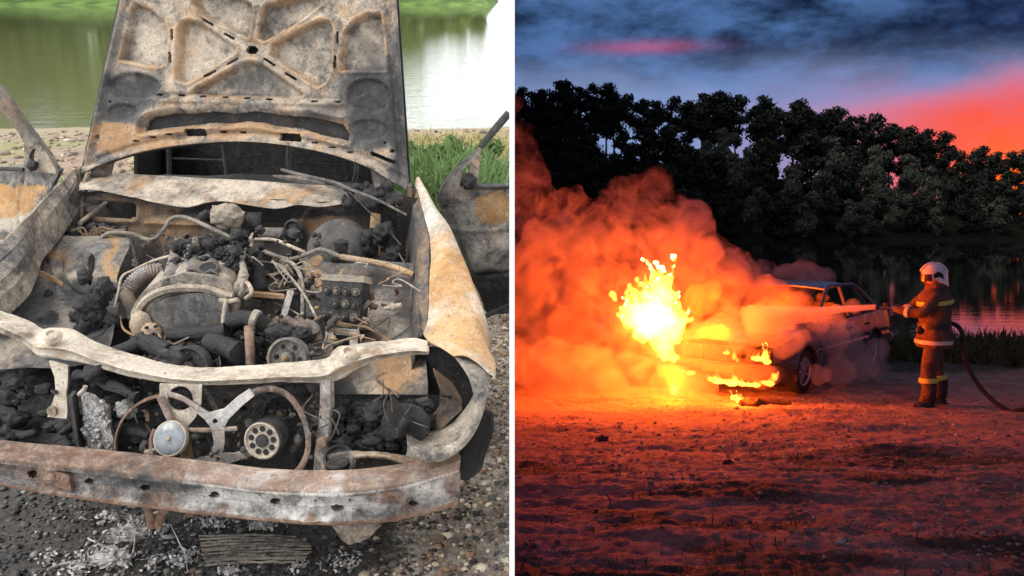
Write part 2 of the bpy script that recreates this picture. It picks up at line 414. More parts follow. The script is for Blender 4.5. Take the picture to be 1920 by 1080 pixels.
# ---- daylit river
m_wat, t, p, _ = material('river_water'); oc = ocoord(t)
p.inputs['Base Color'].default_value = (.125, .135, .065, 1); p.inputs['Roughness'].default_value = .03; p.inputs['IOR'].default_value = 1.17
n1 = t.noise(t.mapping(oc, (.55, 1.6, 1)), 1.6, 4, .6, .4); n2 = t.noise(t.mapping(oc, (.8, 2.5, 1)), 7, 3, .55)
bn = bumpto(t, p, t.math('ADD', n1, t.math('MULTIPLY', n2, .5)), .09, .05); sy = t.new('ShaderNodeSeparateXYZ'); t.link(oc, sy.inputs[0]); t.link(t.ss(sy.outputs[1], 12, 60, .11, .012), bn.inputs['Strength'])
U2, V2, F2 = grid(np.linspace(-140, -.008, 12), np.linspace(11.0, 400, 30))
props(add('river', mesh(np.stack([U2, V2, 0 * U2 - .085], 1), F2), m_wat, None, True), kind='structure')
# ---- far bank of the daylit river
U2, V2, F2 = grid(np.linspace(-150, -2.0, 90), np.linspace(111, 150, 14))
P = np.stack([U2, V2, 0 * U2], 1); edge = np.clip((-1.9 - U2) / 7, 0, 1)
z2 = -.3 + np.clip((V2 - 112.5 - vnoise(P, .2, 3, 2) * 2.5) / 4, 0, 1) * 1.5 * np.clip(edge * 3, 0, 1) + np.clip((V2 - 117) / 20, 0, 1) * 5 * edge + vnoise(P, .5, 8, 3) * .7
m_bank = simple('bank_grass', (.11, .19, .04), .9, 0, .45, .6)
props(add('far_bank', mesh(np.stack([U2, V2, z2], 1), F2), m_bank, None, True), kind='structure')

# ---- leaf clouds
def leafmesh(blobs, n, size, seed, shell=.35, droop=0.0):
    """blobs: (x,y,z,rx,ry,rz); n small leaf-clump faces spread through their volumes"""
    r = np.random.default_rng(seed); B_ = np.array(blobs, float); wts = (B_[:, 3] * B_[:, 4] * B_[:, 5]) ** .7; wts /= wts.sum()
    k = r.choice(len(B_), n, p=wts); d = r.normal(size=(n, 3)); d /= np.linalg.norm(d, axis=1)[:, None]
    rad = r.uniform(shell, 1, n) ** .6 * (1 + r.normal(0, .09, n))
    c = B_[k, :3] + d * B_[k, 3:6] * rad[:, None]
    # leaves face mostly outwards, with scatter
    nn = d + r.normal(0, .55, (n, 3)); nn[:, 2] += .25; nn /= np.linalg.norm(nn, axis=1)[:, None]
    a = np.cross(nn, r.normal(size=(n, 3))); a /= np.linalg.norm(a, axis=1)[:, None]; bb = np.cross(nn, a)
    s_ = size * r.uniform(.55, 1.35, n)[:, None]
    a = a * s_; bb = bb * s_ * r.uniform(.45, .8, n)[:, None]
    if droop: a[:, 2] -= droop * s_[:, 0]
    V = np.stack([c - a, c + bb * .9 - a * .1, c + a, c - bb * .9 + a * .1], 1).reshape(-1, 3)
    F = np.arange(4 * n).reshape(n, 4)
    tone = np.repeat(r.uniform(0, 1, n), 4)
    return mesh(V, F, False, np.stack([tone, tone, tone], 1))
def leafmat(name, dark, lite, trans=.3):
    m, t, p, out = material(name); at = t.new('ShaderNodeAttribute', attribute_name='w'); sp = t.new('ShaderNodeSeparateXYZ'); t.link(at.outputs['Vector'], sp.inputs[0])
    oc = ocoord(t); n1 = t.noise(oc, .7, 3)
    c = t.mix(t.math('ADD', t.math('MULTIPLY', sp.outputs[0], .6), t.math('MULTIPLY', n1, .4)), dark, lite)
    t.link(c, p.inputs['Base Color']); p.inputs['Roughness'].default_value = .7; p.inputs['Specular IOR Level'].default_value = .2
    tr = t.new('ShaderNodeBsdfTranslucent'); t.link(c, tr.inputs[0]); mx = t.new('ShaderNodeMixShader'); mx.inputs[0].default_value = trans
    t.link(p.outputs[0], mx.inputs[1]); t.link(tr.outputs[0], mx.inputs[2]); t.link(mx.outputs[0], out.inputs[0])
    return m
m_bark = simple('bark', (.06, .045, .035), .9, 0, .3, 6)
def crown_blobs(seed, h, w_, base, n=9):
    r = random.Random(seed); out = []
    for i in range(n):
        f = (i + .5) / n; z = base + (h - base) * (f ** .85) * .93; env = math.sin(PI * min(1, (f * .82 + .16))) ** .7
        a = r.uniform(0, 2 * PI); d = r.uniform(.15, .62) * w_ * env; s_ = w_ * r.uniform(.30, .52) * (.55 + .45 * env)
        out.append((math.cos(a) * d, math.sin(a) * d, z, s_, s_, s_ * r.uniform(.55, .85)))
    return out
def trunk(mb, h, base, r0, blobs, seed):
    r = random.Random(seed); lean = Vector((r.uniform(-.4, .4), r.uniform(-.3, .3), 0))
    mb.tube([(0, 0, -.6), lean * .2 + Vector((0, 0, base * .5)), lean * .6 + Vector((0, 0, base)), lean + Vector((0, 0, h * .85))], [r0 * 1.2, r0, r0 * .75, r0 * .2], 7, 3)
    for (x, y, z, sx_, *_q) in blobs[::1]:
        q = lean * .5 + Vector((0, 0, max(base * .75, z - sx_ * 1.3))); mb.tube([q, Vector((x * .5, y * .5, z - sx_ * .55)), Vector((x, y, z))], [r0 * .42, r0 * .28, r0 * .08], 5, 2)
def tree(name, protos, i, loc, s_, rz, label, cat, group, left):
    tr_me, cr_me, mats = protos[i]
    o = empty(name, loc, label, cat, group, left, rz); o.scale = (s_, s_, s_ * 1.0)
    if left: o.matrix_world = LT @ Matrix.Translation(loc) @ Matrix.Rotation(rz, 4, 'Z') @ Matrix.Scale(s_, 4)
    a = add('trunk', tr_me, None, o); c_ = add('crown', cr_me, None, o); return o
def proto(seed, h, w_, base, n, size, mat, r0, nb=9, shell=.35, droop=0):
    bl = crown_blobs(seed, h, w_, base, nb); mb = MB(); trunk(mb, h, base, r0, bl, seed)
    tm = mesh(mb.V, mb.F, True); tm.materials.append(m_bark); cm_ = leafmesh(bl, n, size, seed, shell, droop); cm_.materials.append(mat); return (tm, cm_, mat)
m_leaf_day = leafmat('leaves_day', (.13, .20, .035), (.34, .44, .12), .4)
dayp = [proto(s_, 16, 6.6, .6, 2300, .8, m_leaf_day, .28, 10) for s_ in (1, 2, 3)]
r_ = random.Random(5); pxs = [-760, -650, -540, -430, -330, -230, -140, -50, 40, 130, 215, 300, 385, 465, 545, 625, 700, 765, 820, 865, 900]
for i, px in enumerate(pxs):
    v = 119 + r_.uniform(-2, 5); u = (px - 960) / FPX * v
    hgt = 1.25 if px < 560 else max(.28, 1.25 * (925 - px) / 365)
    tree('bank_tree', dayp, i % 3, (u, v, .5), hgt * r_.uniform(.9, 1.12) * 1.05, r_.uniform(0, 6),
         'leafy green tree on the far bank of the daylit river, ' + ordinal(len(pxs) - 1 - i) + ' from the white wall', 'tree', 'trees on the far daylit bank', True)

# ---- green weeds and dry grass behind the open door
def blades(n, pos, h, wd, name, mat, left, bend=.5, seed=3, spread=.35):
    r = np.random.default_rng(seed); a = r.uniform(0, 2 * PI, n); lean = np.abs(r.normal(0, spread, n)); hh = h * r.uniform(.55, 1.25, n)
    dx, dy = np.cos(a), np.sin(a); px_, py_ = -dy, dx; V = []
    for f, wf in ((0, .7), (.4, 1.0), (.75, .7), (1.0, .05)):
        off = lean * hh * (f ** 2) * (1 + bend); z = hh * f * (1 - .25 * lean * f)
        c_ = np.stack([pos[:, 0] + dx * off, pos[:, 1] + dy * off, pos[:, 2] + z], 1); s_ = (wd * wf * r.uniform(.7, 1.3, n))[:, None]
        side = np.stack([px_, py_, 0 * px_], 1) * s_; V += [c_ - side, c_ + side]
    V = np.stack(V, 1).reshape(-1, 3); base = (np.arange(n) * 8)[:, None]
    F = np.concatenate([base + np.array([[0, 1, 3, 2]]), base + np.array([[2, 3, 5, 4]]), base + np.array([[4, 5, 7, 6]])], 0)
    V[:, 0] = np.minimum(V[:, 0], -.012) if left else np.maximum(V[:, 0], .012)
    tone = np.repeat(r.uniform(0, 1, n), 8)
    return props(add(name, mesh(V, F, True, np.stack([tone] * 3, 1)), mat, None, left), kind='stuff')
m_weed = leafmat('weed_leaves', (.05, .095, .03), (.17, .26, .09), .35); m_dry = leafmat('dry_grass', (.28, .24, .10), (.50, .44, .22), .3)
n = 2600; q = rng.uniform(0, 1, (n, 2)); pu = -1.2 + q[:, 0] * 1.05; pv = 5.6 + q[:, 1] * 2.7 ; keep = vnoise(np.stack([pu, pv, 0 * pu], 1), 1.6, 4, 2) > -.24
pu, pv = pu[keep], pv[keep]; n = len(pu)
blades(n, np.stack([pu, pv, 0 * pu], 1), np.full(n, .50) * np.clip(1.15 - (pv - 5.6) * .18, .35, 1.2), .013, 'weeds', m_weed, True, .9, 4, .55)
lb = [(random.uniform(-1.25, -.12), random.uniform(5.7, 8.2), random.uniform(.10, .34), random.uniform(.08, .2), random.uniform(.1, .25), random.uniform(.06, .16)) for _ in range(46)]
wm = leafmesh(lb, 13000, .036, 77, .2, .5); cc_ = np.empty(len(wm.vertices) * 3, np.float32); wm.vertices.foreach_get('co', cc_); cc_ = cc_.reshape(-1, 3); cc_[:, 0] = np.minimum(cc_[:, 0], -.012); wm.vertices.foreach_set('co', cc_.ravel())
props(add('weed_leaves', wm, m_weed, None, True), kind='stuff')
n = 3600; pu = rng.uniform(-2.4, -.012, n); pv = rng.uniform(8.6, 11.0, n)
blades(n, np.stack([pu, pv, 0 * pu - .02], 1), rng.uniform(.05, .16, n), .008, 'dry_grass', m_dry, True, .7, 5, .6)
n = 1500; pu = rng.uniform(-6, -2.3, n); pv = rng.normal(7.2, .9, n)
blades(n, np.stack([pu, pv, 0 * pu - .01], 1), rng.uniform(.03, .09, n), .008, 'short_grass', m_weed, True, .7, 6, .7)

# ================================================================== the dusk bank
WZ = -1.7
def gz(x, y):
    y = np.asarray(y, float); z = np.interp(y, [0, 4.2, 12, 13.3, 18.5, 19.6, 21.5, 30], [0, 0, -.836, -.9, -.93, -1.0, -1.9, -3])
    return z
U, Vv, Fg = grid(np.concatenate([np.linspace(.008, 9, 330), np.linspace(9.1, 26, 50)]), np.concatenate([np.linspace(2.8, 14, 330), np.linspace(14.1, 24, 60)]))
P = np.stack([U, Vv, 0 * U], 1)
rut = vnoise(np.stack([U * .35, Vv * 1.5, 0 * U], 1), 1.6, 31, 3)
PN = np.stack([U * .8 + Vv * .25, Vv * 1.25 - U * .2, 0 * U], 1)
zz = gz(U, Vv) + rut * .11 + vnoise(P, 2.4, 11, 3) * .045 + vnoise(PN, 9, 13, 3) * .035 + vnoise(PN, 30, 17, 3) * .034
grs = np.clip(vnoise(np.stack([U * .5, Vv * 1.4, 0 * U], 1), 1.5, 41, 4) * 6 - .1, 0, 1) * np.clip((11 - Vv) / 3.5, .25, 1)
grs = np.maximum(grs, np.clip((Vv - 14.8 - (U < 6) * 2.2) / .8, 0, 1)); grs = np.maximum(grs, np.clip((4.9 - Vv) * 1.2 + vnoise(P, 3, 2, 3) * 2, 0, 1) * .8)
m_dirt, t, p, _ = material('dirt_bank'); oc = ocoord(t); at = t.new('ShaderNodeAttribute', attribute_name='w'); sp = t.new('ShaderNodeSeparateXYZ'); t.link(at.outputs['Vector'], sp.inputs[0])
n1 = t.noise(oc, 3, 6, .65); n2 = t.noise(oc, 26, 5, .65); n3 = t.noise(t.mapping(oc, (1, 1.6, 1), (0, 0, .3)), 75, 3, .6)
c = t.mix(t.ss(n1, .35, .65), (.20, .155, .135), (.36, .285, .25)); c = t.mix(t.math('MULTIPLY', t.ss(n2, .45, .7), .7), c, (.13, .10, .09))
c = t.mix(t.math('MULTIPLY', t.ss(n3, .60, .72), .6), c, (.55, .47, .42))
c = t.mix(t.math('MULTIPLY', t.ss(t.math('ADD', sp.outputs[0], t.math('MULTIPLY', t.math('SUBTRACT', n2, .5), .8)), .3, .7), .9), c, (.035, .045, .03))
t.link(c, p.inputs['Base Color']); p.inputs['Roughness'].default_value = .85
bumpto(t, p, t.math('ADD', n2, t.math('MULTIPLY', n3, .5)), .8, .035)
props(add('dirt_ground', mesh(np.stack([U, Vv, zz], 1), Fg, True, np.stack([grs, grs, grs], 1)), m_dirt), kind='structure')
gU, gV, gZ = U.reshape(390, 380), Vv.reshape(390, 380), zz.reshape(390, 380)
def zr(x, y):
    x = np.atleast_1d(np.asarray(x, float)); y = np.atleast_1d(np.asarray(y, float))
    i = np.abs(gU[0][None] - x[:, None]).argmin(1); j = np.abs(gV[:, 0][None] - y[:, None]).argmin(1); return gZ[j, i]
n = 2600; d = 4.0 + 9 * rng.uniform(0, 1, n) ** 1.5; pu = d * rng.uniform(.005, .56, n); pv = d
pal2 = np.array([(.36, .30, .26), (.26, .22, .2), (.46, .40, .36), (.18, .15, .14), (.6, .54, .5)])
cl_ = np.clip(vnoise(np.stack([pu, pv, 0 * pu], 1), .9, 9, 2) * 5 + .6, 0, 1); keep = rng.uniform(0, 1, n) < cl_ * .9 + .1; pu, pv = pu[keep], pv[keep]; n = len(pu)
pebbles(n, np.stack([pu, pv, zr(pu, pv) + .004], 1), np.clip(rng.lognormal(math.log(.0105), .5, n), .005, .04), lambda q: pal2[rng.choice(5, len(q), p=[.3, .3, .2, .14, .06])], 'scattered_pebbles', m_peb, False)
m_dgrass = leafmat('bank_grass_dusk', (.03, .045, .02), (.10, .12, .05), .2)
n = 9000; pu = rng.uniform(5.2, 12.5, n); pv = rng.uniform(15.2, 19.6, n); keep = (pv > 16.0 - .35 * (pu - 7)) ; pu, pv = pu[keep], pv[keep]; n = len(pu)
blades(n, np.stack([pu, pv, zr(pu, pv) - .02], 1), rng.uniform(.12, .34, n), .012, 'river_grass', m_dgrass, False, .7, 8, .4)
n = 1700; d = 4.0 + 7 * rng.uniform(0, 1, n) ** 1.6; pu = d * rng.uniform(.005, .56, n); pv = d
i = np.abs(gU[0][None] - pu[:, None]).argmin(1); j = np.abs(gV[:, 0][None] - pv[:, None]).argmin(1); keep = grs.reshape(390, 380)[j, i] > rng.uniform(.1, .9, n); pu, pv = pu[keep], pv[keep]; n = len(pu)
blades(n, np.stack([pu, pv, zr(pu, pv) - .005], 1), rng.uniform(.02, .07, n), .004, 'low_grass', m_dgrass, False, .8, 9, .7)

m_dw, t, p, _ = material('dusk_water'); oc = ocoord(t)
p.inputs['Base Color'].default_value = (.010, .012, .012, 1); p.inputs['Roughness'].default_value = .018; p.inputs['IOR'].default_value = 1.33
n1 = t.noise(t.mapping(oc, (.5, 1.6, 1)), 1.3, 4, .6, .4); bn = bumpto(t, p, n1, .055, .05); sy = t.new('ShaderNodeSeparateXYZ'); t.link(oc, sy.inputs[0]); t.link(t.ss(sy.outputs[1], 20, 80, .07, .006), bn.inputs['Strength'])
U2, V2, F2 = grid(np.linspace(.008, 200, 12), np.linspace(18, 400, 30))
props(add('dark_river', mesh(np.stack([U2, V2, 0 * U2 + WZ], 1), F2), m_dw), kind='structure')
# far bank hill
def hillh(x): return np.interp(x, [0, 18, 40, 58, 70, 90, 130], [10.5, 10.5, 8.0, 5.0, 2.6, 1.6, 1.5])
U2, V2, F2 = grid(np.linspace(.008, 130, 120), np.linspace(118, 190, 40)); P = np.stack([U2, V2, 0 * U2], 1)
z2 = WZ - .4 + np.clip((V2 - 119.5) / 3, 0, 1) * 1.3 + np.clip((V2 - 122) / 26, 0, 1) ** 1.2 * hillh(U2) + vnoise(P, .3, 3, 3) * 1.2
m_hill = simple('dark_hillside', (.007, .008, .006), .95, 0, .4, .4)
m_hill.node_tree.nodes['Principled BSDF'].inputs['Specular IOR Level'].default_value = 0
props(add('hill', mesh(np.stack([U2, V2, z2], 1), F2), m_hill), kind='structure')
def zh(x, y): return WZ - .4 + np.clip((y - 119.5) / 3, 0, 1) * 1.3 + np.clip((y - 122) / 26, 0, 1) ** 1.2 * float(hillh(x))
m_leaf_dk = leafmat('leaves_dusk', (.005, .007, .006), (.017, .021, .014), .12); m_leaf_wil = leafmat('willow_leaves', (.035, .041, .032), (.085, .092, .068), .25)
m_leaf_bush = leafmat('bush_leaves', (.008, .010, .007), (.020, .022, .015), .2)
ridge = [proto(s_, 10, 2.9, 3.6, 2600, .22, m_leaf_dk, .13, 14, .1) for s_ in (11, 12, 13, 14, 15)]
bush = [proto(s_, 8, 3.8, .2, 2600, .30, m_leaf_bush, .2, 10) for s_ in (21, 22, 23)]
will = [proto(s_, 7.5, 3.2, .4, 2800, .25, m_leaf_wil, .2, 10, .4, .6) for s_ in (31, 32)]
# skyline heights read off the photograph: (pixel x, pixel y of the tops)
skyl = ([965, 1010, 1060, 1110, 1150, 1200, 1250, 1290, 1330, 1370, 1410, 1450, 1490, 1520, 1550, 1580, 1620, 1670, 1720, 1765, 1785, 1830, 1860, 1920, 2000], [166, 158, 152, 156, 160, 172, 168, 178, 170, 174, 180, 178, 188, 206, 198, 216, 204, 220, 232, 244, 288, 278, 268, 264, 262])
r_ = random.Random(9); k = 0; px = 962; items = []
while px < 1985: items.append(px + r_.uniform(-5, 5)); px += r_.uniform(17, 33)
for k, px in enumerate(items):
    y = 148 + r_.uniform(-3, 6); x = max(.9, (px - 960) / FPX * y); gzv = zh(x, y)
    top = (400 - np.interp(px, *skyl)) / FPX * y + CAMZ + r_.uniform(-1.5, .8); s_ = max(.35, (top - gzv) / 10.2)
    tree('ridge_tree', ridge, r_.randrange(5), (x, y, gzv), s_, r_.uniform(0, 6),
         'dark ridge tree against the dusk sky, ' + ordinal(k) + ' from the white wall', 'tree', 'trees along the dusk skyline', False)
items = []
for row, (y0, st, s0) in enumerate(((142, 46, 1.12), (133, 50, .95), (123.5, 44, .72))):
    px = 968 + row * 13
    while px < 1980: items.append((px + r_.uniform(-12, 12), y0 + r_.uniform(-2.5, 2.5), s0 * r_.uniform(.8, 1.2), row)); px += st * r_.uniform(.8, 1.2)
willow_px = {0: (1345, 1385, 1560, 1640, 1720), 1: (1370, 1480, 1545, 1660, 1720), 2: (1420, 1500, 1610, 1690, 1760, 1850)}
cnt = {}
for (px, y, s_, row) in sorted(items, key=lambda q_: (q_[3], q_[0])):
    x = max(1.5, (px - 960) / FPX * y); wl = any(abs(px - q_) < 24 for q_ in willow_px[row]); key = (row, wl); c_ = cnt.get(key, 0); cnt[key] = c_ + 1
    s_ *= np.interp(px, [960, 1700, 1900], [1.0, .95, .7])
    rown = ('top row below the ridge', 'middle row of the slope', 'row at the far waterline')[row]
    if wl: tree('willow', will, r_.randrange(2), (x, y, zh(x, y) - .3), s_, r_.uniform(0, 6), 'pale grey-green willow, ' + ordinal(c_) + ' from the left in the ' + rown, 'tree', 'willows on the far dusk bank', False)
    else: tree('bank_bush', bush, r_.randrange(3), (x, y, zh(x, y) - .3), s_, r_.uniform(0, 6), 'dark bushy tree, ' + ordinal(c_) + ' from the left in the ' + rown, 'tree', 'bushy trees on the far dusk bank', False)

# ================================================================== THE BURNT CAR (daylit bank)
def burnt(name, r_dark, r_light, r_tan, ash_d=(.27, .22, .165), ash_l=(.56, .48, .385)):
    """fire-scorched steel: bare grey, pale ash, rust and soot laid over each other by the weights in 'w'"""
    m, t, p, _ = material(name); oc = ocoord(t)
    at = t.new('ShaderNodeAttribute', attribute_name='w'); sp = t.new('ShaderNodeSeparateXYZ'); t.link(at.outputs['Vector'], sp.inputs[0]); rustw, ashw, sootw = sp.outputs
    n1 = t.noise(oc, 5.5, 10, .72, .5); n2 = t.noise(oc, 30, 9, .76, .4); n3 = t.noise(oc, 150, 4, .6); n4 = t.noise(t.mapping(oc, (1, 1, 1), (0, 0, 0), (5, 2, 9)), 9, 8, .72, .6); n5 = t.noise(t.mapping(oc, (1, 1, .25), (.3, .2, 0)), 34, 6, .7, .8)
    nm = t.math('ADD', t.math('MULTIPLY', n1, .55), t.math('MULTIPLY', n2, .45)); nr_ = t.math('ADD', t.math('MULTIPLY', n4, .6), t.math('MULTIPLY', n2, .4))
    def msk(wt, nz, amp, lo, hi): return t.ss(t.math('ADD', wt, t.math('MULTIPLY', t.math('SUBTRACT', nz, .5), amp)), lo, hi)
    base = t.mix(t.ss(n2, .3, .7), (.032, .032, .034), (.155, .15, .148)); base = t.mix(t.math('MULTIPLY', t.ss(n5, .5, .72), .45), base, (.30, .285, .27))
    ash = t.mix(t.ss(nm, .35, .65), ash_d, ash_l); c = t.mix(msk(ashw, nm, 2.2, .18, .82), base, ash)
    rust = t.mix(t.ss(n1, .32, .68), r_dark, r_light); rust = t.mix(t.math('MULTIPLY', t.ss(n2, .42, .66), .6), rust, r_tan)
    c = t.mix(t.math('MULTIPLY', msk(rustw, nr_, 2.2, .28, .74), .9), c, rust)
    soot_c = t.mix(t.ss(n2, .40, .72), (.008, .008, .009), (.042, .041, .043)); c = t.mix(t.math('MULTIPLY', msk(sootw, nm, 1.7, .24, .78), .95), c, soot_c)
    c = t.mix(t.math('MULTIPLY', t.ss(n5, .57, .72), .55), c, (.05, .045, .042))                     # dark streaks
    c = t.mix(t.math('MULTIPLY', t.math('MULTIPLY', t.ss(n3, .53, .66), t.ss(n2, .44, .58)), .8), c, (.035, .03, .028))
    c = t.mix(t.math('MULTIPLY', t.ss(t.noise(oc, 85, 4, .7), .64, .74), .55), c, (.58, .54, .49))   # ash specks
    t.link(c, p.inputs['Base Color']); t.inp(p.inputs['Roughness'], t.ss(sootw, .2, .8, .80, .58)); p.inputs['Specular IOR Level'].default_value = .4
    bumpto(t, p, t.math('ADD', t.math('ADD', n2, t.math('MULTIPLY', n3, .35)), t.math('MULTIPLY', n1, .7)), .9, .009)
    return m
m_cream = burnt('ash_cream_steel', (.20, .12, .07), (.40, .27, .15), (.48, .38, .27), (.34, .28, .215), (.68, .61, .51))
m_burn = burnt('burnt_metal', (.20, .11, .055), (.43, .245, .11), (.46, .345, .22))
m_brown = burnt('rusted_steel', (.095, .048, .030), (.235, .125, .075), (.40, .31, .24), (.42, .40, .38), (.70, .68, .65))
m_orange = burnt('orange_rust_steel', (.30, .15, .05), (.55, .30, .10), (.52, .40, .26), (.46, .41, .34), (.72, .68, .60))
m_soot, t, p, _ = material('charred_plastic'); oc = ocoord(t); n1 = t.noise(oc, 18, 8, .7, .4); n2 = t.noise(oc, 95, 6, .7)
c = t.mix(t.ss(n1, .40, .72), (.006, .006, .007), (.03, .03, .032)); c = t.mix(t.math('MULTIPLY', t.ss(n2, .60, .74), .6), c, (.16, .155, .15)); t.link(c, p.inputs['Base Color'])
t.inp(p.inputs['Roughness'], t.ss(n1, .35, .65, .35, .85)); bumpto(t, p, t.math('ADD', n1, t.math('MULTIPLY', n2, .5)), 1.0, .014)
m_black = simple('hole_dark', (.008, .008, .009), .95, 0, .3, 9)  # black discs in this colour stand for the dark inside holes and vents

BASE = ORG.copy(); SX = empty('burnt_car', BASE, 'burnt-out car wreck with raised hood, rusty and ash-covered engine bay', 'car', None, True)
def put(mb, name, wt=(.3, .3, .3), mat=None, parent=None, smooth=True, sharp=60):
    if mat is None: mat = m_burn
    if name.startswith(('melted_', 'hose_remains', 'charred_', 'tyre_remains')) and mat is m_burn: mat = m_soot; sharp = 180
    o = mb.build(name, mat, SX if parent is None else parent, wt, smooth, BASE, sharp=sharp)
    return o

def vray(PX, PY):
    a = AL; k = (540 - PY) / FPX
    return np.stack([(PX - 960) / FPX, math.cos(a) + math.sin(a) * k, -math.sin(a) + math.cos(a) * k], -1)
aNF = np.array(NF); aFY = np.array(FY); aO = np.array(ORG); aC = np.array(CAM)
def Bv(PX, PY, Yv):
    d = vray(PX, PY); p0 = aO + aFY * np.asarray(Yv)[..., None] if np.ndim(Yv) else (aO + aFY * Yv)
    tt = ((p0 - aC) @ aNF) / (d @ aNF); return aC + d * tt[..., None]
def sdf(PX, PY, poly):
    """signed distance in photo pixels, negative inside"""
    P = np.stack([PX, PY], -1).reshape(-1, 2); poly = np.asarray(poly, float); d = np.full(len(P), 1e18); ins = np.zeros(len(P), bool)
    for a, b in zip(poly, np.roll(poly, -1, 0)):
        e = b - a; q = P - a; tt = np.clip((q @ e) / (e @ e + 1e-9), 0, 1); d = np.minimum(d, ((q - tt[:, None] * e) ** 2).sum(1))
        cnd = (a[1] > P[:, 1]) != (b[1] > P[:, 1]); xi = (b[0] - a[0]) * (P[:, 1] - a[1]) / (b[1] - a[1] + 1e-12) + a[0]; ins ^= cnd & (P[:, 0] < xi)
    return (np.sqrt(d) * np.where(ins, -1, 1)).reshape(PX.shape)
def sst(x, a, b): x = np.clip((x - a) / (b - a), 0, 1); return x * x * (3 - 2 * x)
def ell(cx, cy, rx, ry, n=14, rot=0):
    return [(cx + rx * math.cos(2 * PI * i / n) * math.cos(rot) - ry * math.sin(2 * PI * i / n) * math.sin(rot), cy + rx * math.cos(2 * PI * i / n) * math.sin(rot) + ry * math.sin(2 * PI * i / n) * math.cos(rot)) for i in range(n)]
def slot(cx, cy, L, wd, rot):
    out = []
    for k in range(5): a = PI / 2 + PI * k / 4; out.append((-L / 2 + wd / 2 * math.cos(a), wd / 2 * math.sin(a)))
    for k in range(5): a = -PI / 2 + PI * k / 4; out.append((L / 2 + wd / 2 * math.cos(a), wd / 2 * math.sin(a)))
    c_, s_ = math.cos(rot), math.sin(rot); return [(cx + x * c_ - y * s_, cy + x * s_ + y * c_) for x, y in out]
def spots(PX, PY, base, lst, nz=30):
    W = np.zeros(PX.shape + (3,)); W[:] = base
    jx = vnoise(np.stack([PX, PY, 0 * PX], -1).reshape(-1, 3), 1 / 40, 3, 5).reshape(PX.shape) * nz * 2; jy = vnoise(np.stack([PX, PY, 0 * PX], -1).reshape(-1, 3), 1 / 40, 8, 5).reshape(PX.shape) * nz * 2
    for cx, cy, rx, ry, dv in lst:
        g = 1 - sst(np.sqrt(((PX + jx - cx) / rx) ** 2 + ((PY + jy - cy) / ry) ** 2), .3, 1.35); W = W + g[..., None] * np.array(dv)
    return np.clip(W, 0, 1.2)
def relief(name, lo, hi, nu, nv, yf, hf=None, holes=(), wf=None, nrm=None, back=None, mat=None, parent=None, plane=None, straight=False):
    """pressed sheet between two traced edges (photo pixels); yf = depth behind the bumper, hf = height of the pressing towards the viewer"""
    def rs(line, n):
        if not straight: line = [(v.x, v.y) for v in smooth_line([(x, y, 0) for x, y in line], 6)]
        return np.array([(v.x, v.y) for v in lerp_line([(x, y, 0) for x, y in line], n)])
    lo_, hi_ = rs(lo, nu), rs(hi, nu); f = np.linspace(0, 1, nv)[:, None, None]
    Q = lo_[None] * (1 - f) + hi_[None] * f; PX, PY = Q[..., 0], Q[..., 1]; Vf = np.broadcast_to(np.linspace(0, 1, nv)[:, None], PX.shape)
    if plane is not None: V = plane(PX, PY)
    else: V = Bv(PX, PY, yf(PX, PY, Vf) if callable(yf) else np.full(PX.shape, yf))
    n_ = np.array(nrm) if nrm is not None else -aNF
    h = hf(PX, PY, Vf) if hf is not None else 0 * PX
    V = V + n_ * np.asarray(h)[..., None]
    W = wf(PX, PY, Vf) if wf is not None else np.tile(np.array((.3, .3, .2)), PX.shape + (1,))
    idx = np.arange(nu * nv).reshape(nv, nu); F = np.stack([idx[:-1, :-1], idx[:-1, 1:], idx[1:, 1:], idx[1:, :-1]], -1).reshape(-1, 4)
    if holes:
        cx = PX.ravel()[F].mean(1); cy_ = PY.ravel()[F].mean(1); keep = np.ones(len(F), bool)
        for hpoly in holes: keep &= sdf(cx, cy_, hpoly) > 0
        F = F[keep]
    V = V.reshape(-1, 3); W = np.asarray(W).reshape(-1, 3)
    if back is not None:
        ed = np.concatenate([F[:, [0, 1]], F[:, [1, 2]], F[:, [2, 3]], F[:, [3, 0]]]); key = np.sort(ed, 1); _, inv, cnt = np.unique(key, axis=0, return_inverse=True, return_counts=True)
        be = ed[cnt[inv.ravel()] == 1]; used = np.unique(be); mp = np.full(len(V), -1); mp[used] = len(V) + np.arange(len(used))
        V = np.concatenate([V, V[used] + np.array(back)]); W = np.concatenate([W, W[used]]); F = np.concatenate([F, np.stack([be[:, 1], be[:, 0], mp[be[:, 0]], mp[be[:, 1]]], 1)])
    me = mesh(V - aO, F, True, W)
    try: me.set_sharp_from_angle(angle=math.radians(50))
    except Exception: pass
    return add(name, me, m_burn if mat is None else mat, SX if parent is None else parent)
def crumple(PX, PY, amp, sc, seed=0): return vnoise(np.stack([PX, PY, 0 * PX], -1).reshape(-1, 3), 1 / sc, seed, 3).reshape(PX.shape) * 2 * amp

